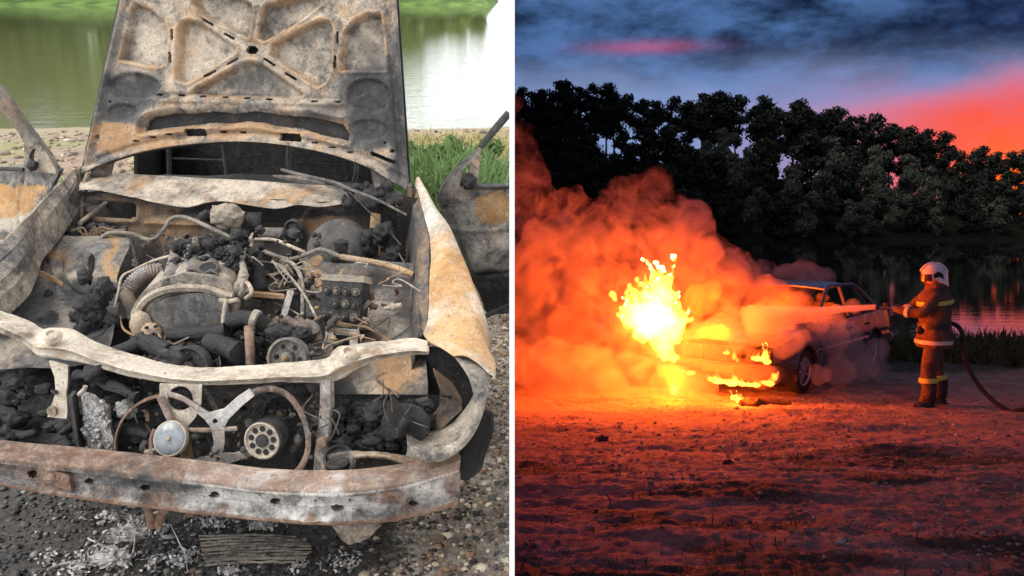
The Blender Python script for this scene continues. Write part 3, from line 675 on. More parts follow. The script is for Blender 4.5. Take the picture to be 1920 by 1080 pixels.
# ---------------------------------------------------------------- hood
hp0 = np.array(car(0, 1.2, .99)); hD = np.array((FY * .26 + Vector((0, 0, 1))).normalized()); hN = np.cross(np.array(FX), hD); hN /= np.linalg.norm(hN)
if hN @ (aC - hp0) < 0: hN = -hN
def hplane(PX, PY, off=0.0):
    d = vray(PX, PY); tt = ((hp0 - hN * off - aC) @ hN) / (d @ hN); return aC + d * tt[..., None]
panels = [[(255, 7), (281, 19), (307, 41), (313, 63), (309, 119), (293, 124), (226, 111), (232, 85), (244, 22)],
          [(355, 39), (374, 44), (441, 89), (439, 98), (418, 111), (374, 141), (348, 154), (333, 150), (331, 130), (335, 56), (343, 43)],
          [(375, -22), (420, -16), (470, 9), (472, 18), (465, 70), (374, 22), (364, 8)],
          [(498, 13), (540, 2), (596, -6), (600, 8), (560, 39), (495, 76), (487, 72), (493, 22)],
          [(513, 85), (560, 58), (602, 39), (617, 41), (622, 52), (619, 130), (610, 152), (595, 161), (572, 148), (510, 104)],
          [(455, 120), (473, 117), (491, 122), (567, 177), (540, 181), (400, 178), (362, 174), (372, 165)],
          [(688, 28), (713, 28), (717, 74), (722, 130), (643, 131), (640, 111), (648, 63), (665, 41)]]
dents = [ell(250, 163, 52, 27), ell(228, 211, 30, 17), ell(690, 180, 42, 34), ell(690, 245, 40, 22)]
bigslot = [(267, 245), (272, 226), (285, 218), (330, 211), (360, 213), (400, 208), (440, 212), (480, 208), (530, 215), (580, 218), (640, 232), (652, 250), (650, 263), (620, 256), (590, 249), (560, 240), (520, 236), (490, 229), (460, 226), (430, 231), (400, 229), (350, 234), (300, 240)]
hholes = [bigslot, [(346, 241), (386, 241), (386, 255), (346, 255)], [(524, 249), (564, 251), (564, 266), (524, 264)], ell(473, 94, 13, 9, 6), ell(181, 256, 4.5, 4), ell(735, 283, 4.5, 4), slot(718, 296, 44, 8, .38), ell(722, 268, 3, 3), ell(206, 190, 2.6, 2.6)]
hholes += [slot(x, y, 9.5, 3.8, .05) for x, y in ((255, 264), (287, 257), (318, 252), (418, 247), (455, 248), (590, 267), (623, 276), (655, 285))]
hholes += [slot(x, y, 9, 4, .03) for x, y in ((297, 177), (338, 178), (380, 180), (421, 182), (463, 184), (505, 186), (590, 190), (633, 191))]
hholes += [slot(323, 65, 17, 5, 1.5), slot(319, 108, 17, 5, 1.55), slot(391, 42, 20, 4.6, .55), slot(430, 68, 20, 4.6, .5), slot(436, 115, 22, 4.6, -.5), slot(394, 138, 22, 4.6, -.45), slot(633, 70, 19, 5, 1.6), slot(628, 116, 20, 5, 1.65), slot(505, 116, 22, 5, .6), slot(545, 143, 22, 5, .52)]
def hood_h(PX, PY, Vf):
    h = 0 * PX; pd = np.full(PX.shape, 1e9)
    for q in panels:
        d_ = sdf(PX, PY, q); pd = np.minimum(pd, d_)
        h -= .032 * (1 - sst(d_, -3.5, 2.5)); h += .005 * np.exp(-((d_ - 6) / 3) ** 2)
    for q, dp in zip(dents, (.013, .010, .012, .007)):
        d_ = sdf(PX, PY, q); h -= dp * (1 - sst(d_, -6, 2))
    h += .008 * np.exp(-((PY - (186 + .022 * (PX - 460)) - 6) / 5) ** 2) * sst(PX, 280, 310) * (1 - sst(PX, 620, 660))
    h -= .008 * np.exp(-((PY - (186 + .022 * (PX - 460)) + 5) / 4) ** 2) * sst(PX, 280, 310) * (1 - sst(PX, 600, 650))
    d_ = sdf(PX, PY, bigslot); h -= .020 * (1 - sst(d_, -2, 13)) * sst(PY, 205, 225) ; h += .007 * np.exp(-((d_ - 10) / 6) ** 2)
    h += .010 * sst(Vf, .045, .0) - .008 * np.exp(-((Vf - .035) / .012) ** 2)
    edge = np.minimum(PX - (150 + (325 - PY) * .24), (768 - (355 - PY) * .073) - PX); h += .010 * (1 - sst(edge, 5, 12)) - .006 * np.exp(-((edge - 16) / 5) ** 2)
    return h + crumple(PX, PY, .0035, 60, 2) + crumple(PX, PY, .0012, 14, 5)
def hood_w(PX, PY, Vf):
    pd = np.full(PX.shape, 1e9)
    for q in panels: pd = np.minimum(pd, sdf(PX, PY, q))
    W = spots(PX, PY, (.31, .44, .16), [(250, 165, 62, 34, (-.4, -.35, .50)), (225, 215, 42, 30, (-.4, -.3, .42)), (690, 185, 58, 60, (-.4, -.35, .55)), (705, 240, 55, 45, (-.4, -.5, .62)), (600, 205, 40, 30, (-.2, -.1, .3)),
        (205, 250, 50, 26, (.55, -.3, -.1)), (290, 262, 60, 16, (.35, 0, 0)), (480, 240, 120, 14, (.25, .15, 0)), (345, 100, 30, 60, (.15, .2, -.1)), (470, 150, 60, 30, (-.3, -.1, .32)), (690, 100, 40, 35, (-.25, .05, .35)), (560, 20, 40, 20, (-.1, .3, -.1)),
        (200, 60, 40, 120, (-.1, -.1, .25)), (320, 255, 120, 30, (.1, 0, 0)), (650, 300, 80, 30, (.1, .1, .1)), (270, 70, 40, 50, (-.25, .2, 0)), (420, 40, 50, 40, (-.1, .25, 0)), (752, 200, 22, 190, (-.3, -.3, .55)), (200, 300, 40, 20, (-.3, -.2, .2)), (540, 105, 40, 40, (-.05, .1, .12))])
    rib = np.exp(-((pd - 3) / 5) ** 2); W[..., 0] += .16 * rib * (1 + 1.6 * np.clip(crumple(PX, PY, 1, 30, 4), -.8, .8)); W[..., 1] += np.where(pd < -6, .06, .0); W[..., 0] += np.where(pd < -6, -.12, .08)
    d_ = sdf(PX, PY, bigslot); W[..., 0] += .16 * np.exp(-((d_ - 6) / 9) ** 2) * (PY > 222)
    return W
hood_lo = [(155, 327), (172, 317), (205, 304), (255, 288), (320, 275), (400, 267), (470, 266), (540, 273), (620, 289), (690, 313), (732, 338), (766, 356)]
hood_hi = [(259, -140), (330, -152), (420, -158), (500, -158), (580, -156), (660, -150), (733, -138)]
hood = relief('hood', hood_lo, hood_hi, 330, 300, None, hood_h, hholes, hood_w, hN, (-hN * .018), None, None, lambda a, b_: hplane(a, b_))
lo2 = [(150, 328), (172, 320), (205, 307), (255, 291), (320, 278), (400, 270), (470, 269), (540, 276), (620, 292), (690, 316), (734, 341), (771, 358)]
hi2 = [(253, -143), (330, -156), (420, -162), (500, -162), (580, -160), (660, -154), (738, -141)]
relief('outer_skin', lo2, hi2, 40, 40, None, None, (), lambda a, b_, v: spots(a, b_, (.25, .1, .75), [(460, 225, 220, 25, (.2, .1, -.1))]), hN, (-hN * .004), None, hood, lambda a, b_: hplane(a, b_, .042))
for (x, y, s_) in ((152, 330, -1), (768, 362, 1)):
    q = B(x, y, 1.2); mb = MB(); mb.box(q + Vector((0, 0, -.02)), FX * .008, FY * .03, Vector((0, 0, .05))).lathe(q + FX * .012 * s_, FX * s_, [(.016, 0), (.016, .01), (.008, .014)], 12)
    mb.tube([q, q + FY * .06 + Vector((0, 0, -.05)), q + FY * .12 + Vector((0, 0, -.06))], .009, 6, 3); put(mb, 'hinge', (.5, .2, .4), None, None)
mb = MB(); mb.tube([B(150, 470, 1.1), B(152, 400, 1.12), B(158, 345, 1.16), B(165, 325, 1.19)], .008, 6, 3); put(mb, 'hood_stay', (.5, .4, .2))

# ---------------------------------------------------------------- cowl
def cowl_y(PX, PY, Vf): return 1.10 + .14 * Vf
cowl = relief('cowl', [(150, 357), (175, 355), (205, 361), (260, 372), (300, 381), (350, 389), (390, 380), (420, 377), (460, 383), (520, 391), (560, 384), (605, 388), (660, 380), (700, 379), (750, 388)],
    [(158, 328), (230, 327), (300, 330), (400, 336), (480, 340), (560, 346), (640, 350), (700, 350), (757, 360)], 150, 26, cowl_y,
    lambda a, b_, v: .012 * np.sin(PI * np.clip(v * 1.2, 0, 1)) + crumple(a, b_, .008, 40, 4) + .010 * np.exp(-((v - .05) / .06) ** 2), [],
    lambda a, b_, v: spots(a, b_, (.20, .62, .06), [(270, 345, 25, 20, (.4, -.1, 0)), (700, 365, 70, 30, (-.2, -.7, .8)), (560, 365, 60, 12, (.35, 0, 0)), (180, 340, 30, 20, (.3, -.1, 0)), (470, 375, 120, 8, (.35, -.2, 0)), (350, 360, 60, 12, (.2, 0, 0)), (620, 350, 40, 14, (0, -.3, .4))]), None, tuple(FY * .012))
mb = MB()
for i in range(26):
    mb.lump(B(random.uniform(640, 750), random.uniform(345, 385), 1.08), random.uniform(.008, .02), 1, .4, 2, i)
put(mb, 'melted_trim', (.1, .1, .95))
mb = MB(); mb.tube([B(528, 318, 1.28), B(570, 330, 1.2), B(625, 342, 1.12), B(660, 356, 1.06), B(710, 376, 1.03), B(762, 403, 1.0)], [.006, .008, .007, .006, .005, .004], 6, 4); mb.tube([B(512, 330, 1.25), B(560, 336, 1.2), B(612, 345, 1.14)], [.003, .012, .006], 5, 3)
put(mb, 'wiper', (.3, .35, .45))
mb = MB(); mb.tube([B(655, 360, 1.05), B(690, 395, 1.02), B(735, 440, .98), B(752, 460, .95)], .0022, 5, 4); put(mb, 'wire', (.3, .3, .6))

# ---------------------------------------------------------------- firewall
fw_hole = [(162, 380), (170, 377), (250, 380), (257, 384), (256, 405), (250, 409), (166, 406), (158, 402)]
def fw_h(PX, PY, Vf):
    d_ = sdf(PX, PY, fw_hole); h = .012 * np.exp(-((d_ - 6) / 5) ** 2) + crumple(PX, PY, .006, 35, 6)
    d2 = np.sqrt((PX - 640) ** 2 + ((PY - 445) * 1.05) ** 2); h += .02 * np.exp(-((d2 - 80) / 9) ** 2)
    h += .015 * np.exp(-((PY - 418 - .03 * (PX - 300)) / 5) ** 2) * sst(PX, 250, 290) * (1 - sst(PX, 480, 520))
    return h
firewall = relief('firewall', [(132, 660), (300, 680), (500, 690), (660, 690), (790, 680)], [(148, 360), (300, 368), (450, 372), (600, 376), (752, 380)], 150, 90, 1.14, fw_h, [fw_hole, [(690, 425), (722, 427), (722, 462), (690, 460)]],
    lambda a, b_, v: spots(a, b_, (.40, .12, .56), [(320, 420, 90, 40, (.25, .2, -.35)), (200, 390, 70, 30, (.1, .35, -.3)), (460, 400, 130, 18, (-.2, -.1, .4)), (600, 410, 50, 30, (.35, 0, -.2)), (720, 440, 40, 70, (.2, 0, .1)), (520, 395, 200, 8, (-.3, -.1, .5)), (740, 410, 30, 40, (-.3, -.2, .5)), (450, 560, 380, 70, (-.5, -.3, .6))]), None, tuple(FY * .006))
mb = MB(); mb.tube([B(150, 418, 1.02), B(175, 398, 1.16), B(200, 380, 1.3)], .009, 6); put(mb, 'pipe', (.1, .7, .1))

# cabin behind: shell, dash, seats
def cabin():
    def car(x, y, z): return ORG + FX * (x * .84 - .10 * max(0, y - 1.3)) + FY * y + Vector((0, 0, z))
    mb = MB(); rows = []
    for y, z in ((1.24, .99), (1.5, 1.14), (1.75, 1.32), (1.95, 1.37), (2.6, 1.37), (3.0, 1.28), (3.4, 1.0)):
        wd = .62 if z > 1.1 else .68; rows.append((y, z, wd))
    for s_ in (-1, 1):
        mb = MB(); mb.tube([car(s_ * .64, 1.22, .97), car(s_ * .6, 1.5, 1.15), car(s_ * .55, 1.78, 1.34)], [.035, .03, .03], 6, 3)
        put(mb, 'front_pillar', (.4, .3, .4)); mb = MB(); mb.tube([car(s_ * .68, 2.3, .9), car(s_ * .56, 2.3, 1.36)], .04, 6); put(mb, 'middle_pillar', (.4, .3, .4)); mb = MB(); mb.tube([car(s_ * .66, 3.35, .95), car(s_ * .55, 2.95, 1.3)], [.06, .05], 6)
        put(mb, 'rear_pillar', (.4, .3, .4)); mb = MB(); mb.box(car(s_ * .72, 2.2, .25), FX * .06, FY * 1.0, Vector((0, 0, .1))); put(mb, 'sill', (.4, .3, .4))
    pass
    mb = MB(); mb.sheet([[car(x, 1.76 + .1 * (1 - abs(x)), 1.33 + .05 * (1 - x * x)) for x in np.linspace(-.58, .58, 9)], [car(x, 2.3, 1.36 + .06 * (1 - x * x)) for x in np.linspace(-.58, .58, 9)], [car(x, 2.98, 1.29 + .05 * (1 - x * x)) for x in np.linspace(-.56, .56, 9)]], .02); put(mb, 'roof', (.5, .3, .3))
    mb = MB()
    for s_ in (-1, 1):
        mb.sheet([[car(s_ * .72, y, .32), car(s_ * .78, y, .6), car(s_ * .74, y, .88), car(s_ * .66, y, .95)] for y in (2.32, 2.7, 3.1, 3.5, 3.9)], .015)
    mb.sheet([[car(x, 3.38, .97) for x in np.linspace(-.66, .66, 6)], [car(x, 3.9, .93) for x in np.linspace(-.66, .66, 6)], [car(x, 4.05, .7) for x in np.linspace(-.7, .7, 6)], [car(x, 4.02, .35) for x in np.linspace(-.7, .7, 6)]], .015)
    put(mb, 'rear_body', (.2, .1, .85))
    mb = MB(); mb.box(car(0, 2.2, .2), FX * .7, FY * 1.1, Vector((0, 0, .02))).box(car(0, 3.2, .6), FX * .66, FY * .02, Vector((0, 0, .38))); put(mb, 'cabin_floor', (.2, 0, 1.1))
    mb = MB(); mb.lump(car(-.1, 1.5, .82), (.62, .18, .12), 3, .3, 3, 4); mb.tube([car(.38 + .17 * math.cos(a), 1.72 + .05 * math.sin(a), .98 + .17 * math.sin(a)) for a in np.linspace(0, 2 * PI, 21)], .009, 6); put(mb, 'dashboard', (.3, .1, .8))
    for x in (-.36, .36):
        mb = MB()
        for dx in (-.2, .2): mb.tube([car(x + dx, 2.0, .35), car(x + dx, 2.25, .45), car(x + dx * .8, 2.42, 1.05)], .013, 6, 3)
        mb.tube([car(x - .16, 2.42, 1.05), car(x + .16, 2.42, 1.05)], .013, 6)
        for k in range(5): mb.tube([car(x - .18, 2.3 + .025 * k, .55 + .1 * k), car(x + .18, 2.3 + .025 * k, .55 + .1 * k)], .005, 5)
        put(mb, 'seat_frame', (.3, .1, .85))
cabin()

# ---------------------------------------------------------------- right fender (viewer's right)
ridge_px = [(777, 347, 1.22), (792, 395, 1.1), (806, 444, .95), (807, 507, .76), (806, 560, .62), (804, 600, .52), (794, 622, .46), (800, 636, .42), (822, 650, .36), (850, 668, .32)]
outer_px = [(790, 341, 1.22), (822, 392, 1.1), (849, 440, .95), (877, 507, .76), (899, 567, .62), (898, 612, .52), (908, 645, .44), (915, 668, .38), (917, 684, .33), (917, 700, .29)]
r1 = smooth_line([B(*q) for q in ridge_px], 5); r2 = smooth_line([B(*q) for q in outer_px], 5); rows = []
for a, b_ in zip(r1, r2):
    kd = max(.12, min(1, ((b_ - r2[-1]).length - .02) / .25)); down = b_ + FX * .03 * kd + Vector((0, 0, -.16 * kd)); row = [a.lerp(b_, f) + Vector((0, 0, .022)) * math.sin(PI * f) for f in np.linspace(0, 1, 12)]; rows.append(row + [b_.lerp(down, .3) + FX * .012, b_.lerp(down, .65) + FX * .012, down])
mb = MB(); mb.sheet(rows, -.004); mb.jitter(.006, 9, 3)
def fend_w(v):
    n_ = mnoise.noise(v * 9); g = lambda q, r: math.exp(-((v - q).length / r) ** 2)
    return (.40 + .75 * g(B(840, 530, .74), .13) + .6 * g(B(880, 640, .45), .11) + .25 * n_, .68 - .35 * g(B(845, 525, .74), .1) + .2 * n_, .0 + .5 * g(B(800, 620, .46), .04))
fender = put(mb, 'fender', fend_w, m_orange)
flange_in = [(773, 380, 1.16), (776, 410, 1.06), (782, 474, .88), (778, 530, .72), (783, 596, .55), (786, 624, .46)]
flange_out = [(780, 352, 1.2), (794, 400, 1.08), (805, 450, .93), (805, 530, .7), (803, 600, .52), (793, 626, .45)]
a_ = lerp_line(smooth_line([B(*q) for q in flange_in], 5), 40); b2_ = lerp_line(smooth_line([B(*q) for q in flange_out], 5), 40)
mb = MB(); mb.sheet([[a.lerp(b_, f) + Vector((0, 0, -.012 * math.sin(PI * f))) for f in (0, .25, .5, .75, 1)] for a, b_ in zip(a_, b2_)], .004); mb.jitter(.004, 14, 5); put(mb, 'fender_flange', (.45, .15, .38), None, fender)
a_ = lerp_line(smooth_line([B(*q) for q in flange_in], 5), 30)
mb = MB(); mb.sheet([[a + Vector((0, 0, .004)), a - FX * .012 + Vector((0, 0, -.05)), a - FX * .03 + Vector((0, 0, -.14)), a - FX * .05 + Vector((0, 0, -.30))] for a in a_], .004); mb.jitter(.006, 12, 7); put(mb, 'inner_wall', (.35, .18, .5), None, fender)
mb = MB(); mb.sheet([[B(744, y, 1.13), B(760, y + 2, 1.14), B(778, y + 4, 1.15), B(800, y + 6, 1.16)] for y in (365, 400, 440, 480, 530, 600, 680)], .004); mb.jitter(.008, 12, 3); put(mb, 'firewall_corner', (.35, .1, .7))
# front edge of the fender round the lamp opening
ring_in = [(822, 649, .36), (849, 667, .33), (867, 689, .30), (882, 716, .26), (891, 747, .22), (889, 778, .18), (876, 804, .15), (858, 827, .12), (836, 837, .10), (800, 841, .08), (769, 837, .07)]
ring_out = [(850, 655, .38), (885, 664, .38), (912, 686, .33), (917, 715, .28), (908, 751, .22), (893, 800, .16), (868, 836, .12), (836, 858, .09), (815, 862, .08), (791, 863, .07), (764, 852, .06)]
a_ = lerp_line(smooth_line([B(*q) for q in ring_in], 5), 50); b2_ = lerp_line(smooth_line([B(*q) for q in ring_out], 5), 50)
mb = MB(); mb.sheet([[a.lerp(b_, f) - Vector(NF) * .016 * math.sin(PI * f) for f in np.linspace(0, 1, 6)] + [b_ + FY * .05 + FX * .005, b_ + FY * .16] for a, b_ in zip(a_, b2_)], .004); mb.jitter(.003, 12, 5)
put(mb, 'fender_front_edge', lambda v: (.25 if v.z > .62 else .1, .42, .22 if v.z > .6 else .12), None, fender)
mb = MB(); mb.tube([B(905, 770, .36), B(898, 810, .34), B(885, 850, .32), B(876, 868, .32), B(866, 884, .33)], [.03, .036, .038, .036, .03], 8, 3); mb.jitter(.01, 12, 2); put(mb, 'tyre_remains', (0, 0, 1.1))

# ---------------------------------------------------------------- left fender
lo_e = [(-60, 610, .3), (0, 549, .42), (42, 504, .55), (62, 452, .72), (86, 425, .82), (122, 376, 1.02), (146, 336, 1.18)]
lo_o = [(-60, 505, .42), (0, 458, .58), (40, 418, .70), (62, 396, .80), (84, 374, .92), (112, 346, 1.05), (138, 321, 1.2)]
a_ = lerp_line(smooth_line([B(*q) for q in lo_e], 5), 46); b2_ = lerp_line(smooth_line([B(*q) for q in lo_o], 5), 46)
mb = MB(); mb.sheet([[b_ - FX * .04 + Vector((0, 0, -.25)), b_ - FX * .03 + Vector((0, 0, -.08))] + [b_.lerp(a, f) + Vector((0, 0, dz)) for f, dz in ((0, 0), (.06, .006), (.40, .004), (.44, -.008), (.50, -.008), (.54, .012), (.86, .010), (.90, -.010), (1, -.014))] + [a + Vector((0, 0, -.03)), a + FX * .015 + Vector((0, 0, -.07))] for a, b_ in zip(a_, b2_)], -.004); mb.jitter(.004, 10, 6)
put(mb, 'fender', lambda v: (.24, .46 + .25 * mnoise.noise(v * 7), .18), sharp=24)
relief('inner_rail', [(180, 440), (150, 440), (120, 455), (95, 470), (70, 480)], [(146, 342), (125, 380), (92, 425), (70, 452), (48, 500)], 40, 16, lambda a, b_, v: 1.12 - (150 - np.clip(a, 40, 180)) / 110 * .4 , lambda a, b_, v: .006 * np.sin(v * 14) + crumple(a, b_, .004, 18, 2), [], lambda a, b_, v: spots(a, b_, (.25, .3, .4), [(112, 425, 14, 16, (.5, .5, -.4))]), None, tuple(FX * -.004))

# ---------------------------------------------------------------- doors
def door(name, outer, holes, y, wf, label, skew=0.0):
    mb = MB(); f = lambda q: B(q[0], q[1], y + skew * (q[0] - outer[0][0]) / 100)
    mb.plate([f(q) for q in outer], [[f(q) for q in h_] for h_ in holes], FY * .055); o = put(mb, name, wf, sharp=30); o['label'] = label; return o
lout = [(-80, 90), (-30, 130), (0, 168), (15, 188), (30, 210), (46, 235), (60, 252), (76, 273), (90, 292), (104, 318), (108, 338), (98, 365), (70, 395), (30, 430), (-20, 480), (-110, 480), (-110, 300)]
lhole = [(-96, 150), (-40, 160), (0, 205), (18, 226), (34, 248), (45, 268), (47, 300), (44, 314), (0, 313), (-96, 316)]
def door_noise(v, base): return tuple(max(0, b_ + .3 * mnoise.noise(v * 5 + Vector((i * 9, 0, 0)))) for i, b_ in enumerate(base))
relief_l = lambda PX, PY, Vf: spots(PX, PY, (.15, .3, .3), [(20, 365, 90, 22, (.8, -.2, -.3)), (10, 405, 60, 30, (.1, .9, -.4)), (80, 300, 20, 30, (.05, -.1, .0)), (30, 385, 60, 14, (.4, .2, -.2)), (62, 340, 50, 16, (-.2, .1, .1))])
dl = relief('door', [(-110, 470), (-40, 462), (0, 448), (40, 424), (75, 390), (98, 366)], [(-96, 318), (0, 317), (44, 316), (60, 318), (85, 318), (106, 322)], 60, 34, lambda a, b_, v: 1.42 + .0008 * (100 - a), lambda a, b_, v: .012 * np.sin(v * 5) + crumple(a, b_, .006, 40, 9) - .006 * (1 - sst(np.abs(a - 36 - 8 * v), 1, 3)), [], relief_l, None, tuple(FY * .06), m_orange); dl['label'] = 'open front door with orange rust and white ash'
door('window_frame', [(-80, 100), (0, 168), (15, 188), (30, 210), (46, 235), (60, 252), (76, 273), (90, 292), (104, 318), (106, 326), (44, 320), (45, 304), (45, 268), (34, 248), (18, 228), (0, 207), (-80, 140)], [ell(62, 294, 7, 16, 12, .2)], 1.43, lambda v: door_noise(v, (.25, .40, .3)), 'scorched grey door window frame').parent = dl
mb = MB(); mb.tube([B(-90, 312, 1.42), B(0, 316, 1.42), B(44, 318, 1.42)], .008, 6); mb.lump(B(60, 310, 1.41), .022, 2, .4, 2, 7); put(mb, 'mirror_mount', (.1, .3, .8), None, dl)
dr = relief('door', [(818, 392), (835, 440), (850, 475), (872, 520), (893, 560), (904, 592)], [(955, 347), (955, 400), (955, 450), (955, 505), (955, 550), (955, 588)], 60, 40, lambda a, b_, v: 1.45, lambda a, b_, v: -.05 * (1 - sst(v, 0, .25)) + .010 * (1 - sst(np.abs(b_ - 430 + .05 * (a - 900)), 2, 8)) + crumple(a, b_, .004, 40, 3) - .01 * np.exp(-((b_ - 516 + .09 * (a - 900)) / 3) ** 2), [],
    lambda a, b_, v: spots(a, b_, (.15, .38, .30), [(925, 385, 40, 42, (.9, .25, -.5)), (862, 420, 28, 60, (-.1, .0, .0)), (930, 455, 40, 22, (.25, .35, -.3)), (920, 550, 60, 40, (-.1, -.1, .6)), (870, 360, 30, 20, (-.1, .25, -.3))]), None, tuple(FY * .05), m_orange); dr['label'] = 'open front door, orange above and sooty below'
relief('door_corner', [(818, 392), (815, 376), (822, 358), (838, 334), (860, 312), (885, 292), (903, 276)], [(955, 350), (935, 349), (920, 349), (905, 348), (896, 345), (897, 325), (901, 296)], 46, 20, 1.44, lambda a, b_, v: -.04 * (1 - sst(v, 0, .3)) + crumple(a, b_, .005, 25, 5), [ell(873, 325, 7, 15, 14, .2)], lambda a, b_, v: spots(a, b_, (.2, .3, .25), [(890, 300, 22, 30, (.3, .1, -.1)), (850, 360, 30, 30, (-.1, .2, -.1))]), None, tuple(FY * .05), None, dr)
mb = MB(); mb.tube([B(902, 276, 1.44), B(915, 258, 1.46), B(935, 234, 1.48), B(954, 212, 1.5)], [.010, .013, .014, .014], 7, 3); put(mb, 'window_frame', (.2, .1, .6), None, dr)
mb = MB(); mb.lump(B(878, 340, 1.42), (.026, .02, .026), 3, .5, 3, 3); put(mb, 'mirror_mount', (0, 0, 1.1), None, dr)
mb = MB(); mb.tube([B(892, 352, 1.43), B(920, 352, 1.43), B(955, 351, 1.43)], .006, 6); put(mb, 'window_seal', (.1, .3, .7), None, dr)
for q in ((96, 350), (88, 372)):
    mb = MB(); mb.tube([B(q[0], q[1], 1.43), B(q[0], q[1], 1.43).lerp(car(-.63, 1.36, B(q[0], q[1], 1.43).z - .02), .5), car(-.63, 1.36, B(q[0], q[1], 1.43).z - .02)], .014, 6, 2); put(mb, 'door_hinge', (.4, .3, .4), None, dl)
for q in ((822, 400), (840, 450)):
    mb = MB(); mb.tube([B(q[0], q[1], 1.45), car(.60, 1.36, B(q[0], q[1], 1.45).z)], .014, 6); put(mb, 'door_hinge', (.4, .3, .4), None, dr)
mb = MB(); mb.tube([B(902, 597, .95), B(930, 584, 1.1), B(955, 572, 1.2)], .009, 6); put(mb, 'sill_bar', (0, 0, 1))

# ---------------------------------------------------------------- bumper beam
def bump_y(PX, PY, Vf): return .17 * (np.clip(PX - 620, 0, 999) / 240) ** 2 + .03 * (np.clip(60 - PX, 0, 999) / 200) ** 2
bholes = [ell(62, 889, 10.5, 8), ell(168, 902, 10, 6), ell(273, 914, 10, 6), ell(403, 928, 10, 6), ell(517, 940, 10.5, 6.5), ell(633, 952, 12, 8.5), ell(774, 945, 9.5, 6)] + [ell(x, y, 2.6, 2.2, 8) for x, y in ((38, 872), (64, 876), (145, 884), (226, 894), (282, 899), (338, 905), (396, 911), (466, 917), (512, 924), (540, 927), (593, 936), (657, 938), (786, 927))]
def bump_h(PX, PY, Vf):
    h = .018 * sst(Vf, .70, .76) - .014 * sst(Vf, .90, 1.0) + .018 * (1 - sst(Vf, .16, .22)) - .010 * (1 - sst(Vf, 0, .08)) + .006 * np.exp(-((Vf - .5) / .03) ** 2)
    for x, y in ((100, 897), (587, 950)): d_ = np.sqrt((PX - x) ** 2 + ((PY - y) * 1.2) ** 2); h += .007 * (1 - sst(d_, 24, 30)) + .006 * (1 - sst(d_, 6, 9))
    return h + crumple(PX, PY, .003, 45, 5)
bumper = relief('bumper_beam', [(-130, 880), (-60, 893), (0, 905), (100, 926), (250, 947), (400, 964), (500, 974), (600, 981), (700, 979), (780, 966), (862, 944)], [(-130, 832), (-60, 840), (0, 848), (100, 858), (250, 873), (400, 891), (500, 903), (600, 907), (700, 902), (780, 888), (864, 862)], 330, 44, bump_y, bump_h, bholes,
    lambda a, b_, v: np.clip(spots(a, b_, (.45, .30, .12), [(640, 945, 120, 26, (-.35, .55, -.05)), (800, 920, 50, 26, (-.1, .35, 0)), (720, 930, 30, 20, (.5, -.3, .1)), (270, 905, 40, 18, (-.3, -.1, .35)), (430, 925, 90, 18, (-.15, .35, -.1)), (230, 900, 60, 12, (-.1, .1, .2)), (60, 880, 60, 20, (.1, .1, .1)), (590, 950, 26, 20, (.5, -.2, 0)), (690, 950, 40, 14, (.1, 0, .2)), (350, 905, 50, 14, (-.2, -.1, .3))]) + np.stack([.4 * (v < .15) + .25 * (v > .85), .25 * (v > .8) * (a > 350), 0 * v], -1), 0, 1.2), None, tuple(FY * .07), m_brown)
relief('beam_inside', [(-130, 876), (0, 900), (250, 942), (500, 969), (700, 974), (862, 940)], [(-130, 836), (0, 852), (250, 877), (500, 907), (700, 906), (862, 866)], 60, 4, lambda a, b_, v: bump_y(a, b_, v) + .05, None, (), lambda a, b_, v: np.tile(np.array((.1, 0, 1.1)), a.shape + (1,)), None, None, None, bumper)
mb = MB(); mb.box(B(103, 894, -.012), FX * .045 + Vector((0, 0, -.012)), Vector(NF) * .006, Vector((0, 0, .022))).lathe(B(98, 892, -.016), -Vector(NF), [(.010, 0), (.010, .006), (.004, .009)], 10); mb.jitter(.003, 20, 1); put(mb, 'bracket_plate', (.9, .1, .1), m_brown, bumper)
for pts in ([(276, 938), (279, 960), (284, 990)], [(326, 945), (305, 960), (296, 988)], [(355, 950), (358, 968)]):
    mb = MB(); mb.tube([B(x, y, .05) for x, y in pts], .011, 7, 3, sq=.6); put(mb, 'tow_hook', (.95, .1, .1), m_brown)
mb = MB(); mb.plate([B(x, y, .06) for x, y in ((622, 985), (640, 978), (700, 980), (716, 985), (690, 1010), (655, 1022), (640, 1012))], [], FY * .02); put(mb, 'lower_bracket', (.4, .45, .1))
# ---------------------------------------------------------------- engine bay
up = Vector((0, 0, 1)); fr = -Vector(NF)
# charred floor of the bay and left front corner
relief('charred_floor', [(-60, 860), (100, 866), (300, 885), (600, 905), (640, 905)], [(-60, 590), (100, 600), (240, 600), (420, 600), (640, 600)], 130, 100, lambda a, b_, v: .16 + .42 * np.clip((880 - b_) / 260, 0, 1) + .12 * sst(a, 180, 260), lambda a, b_, v: crumple(a, b_, .05, 34, 3) + crumple(a, b_, .02, 11, 9), [], lambda a, b_, v: spots(a, b_, (.05, .08, .95), [(190, 680, 30, 30, (0, .1, -.15)), (60, 700, 60, 40, (0, .25, -.2)), (100, 790, 60, 40, (0, .2, -.1))]))
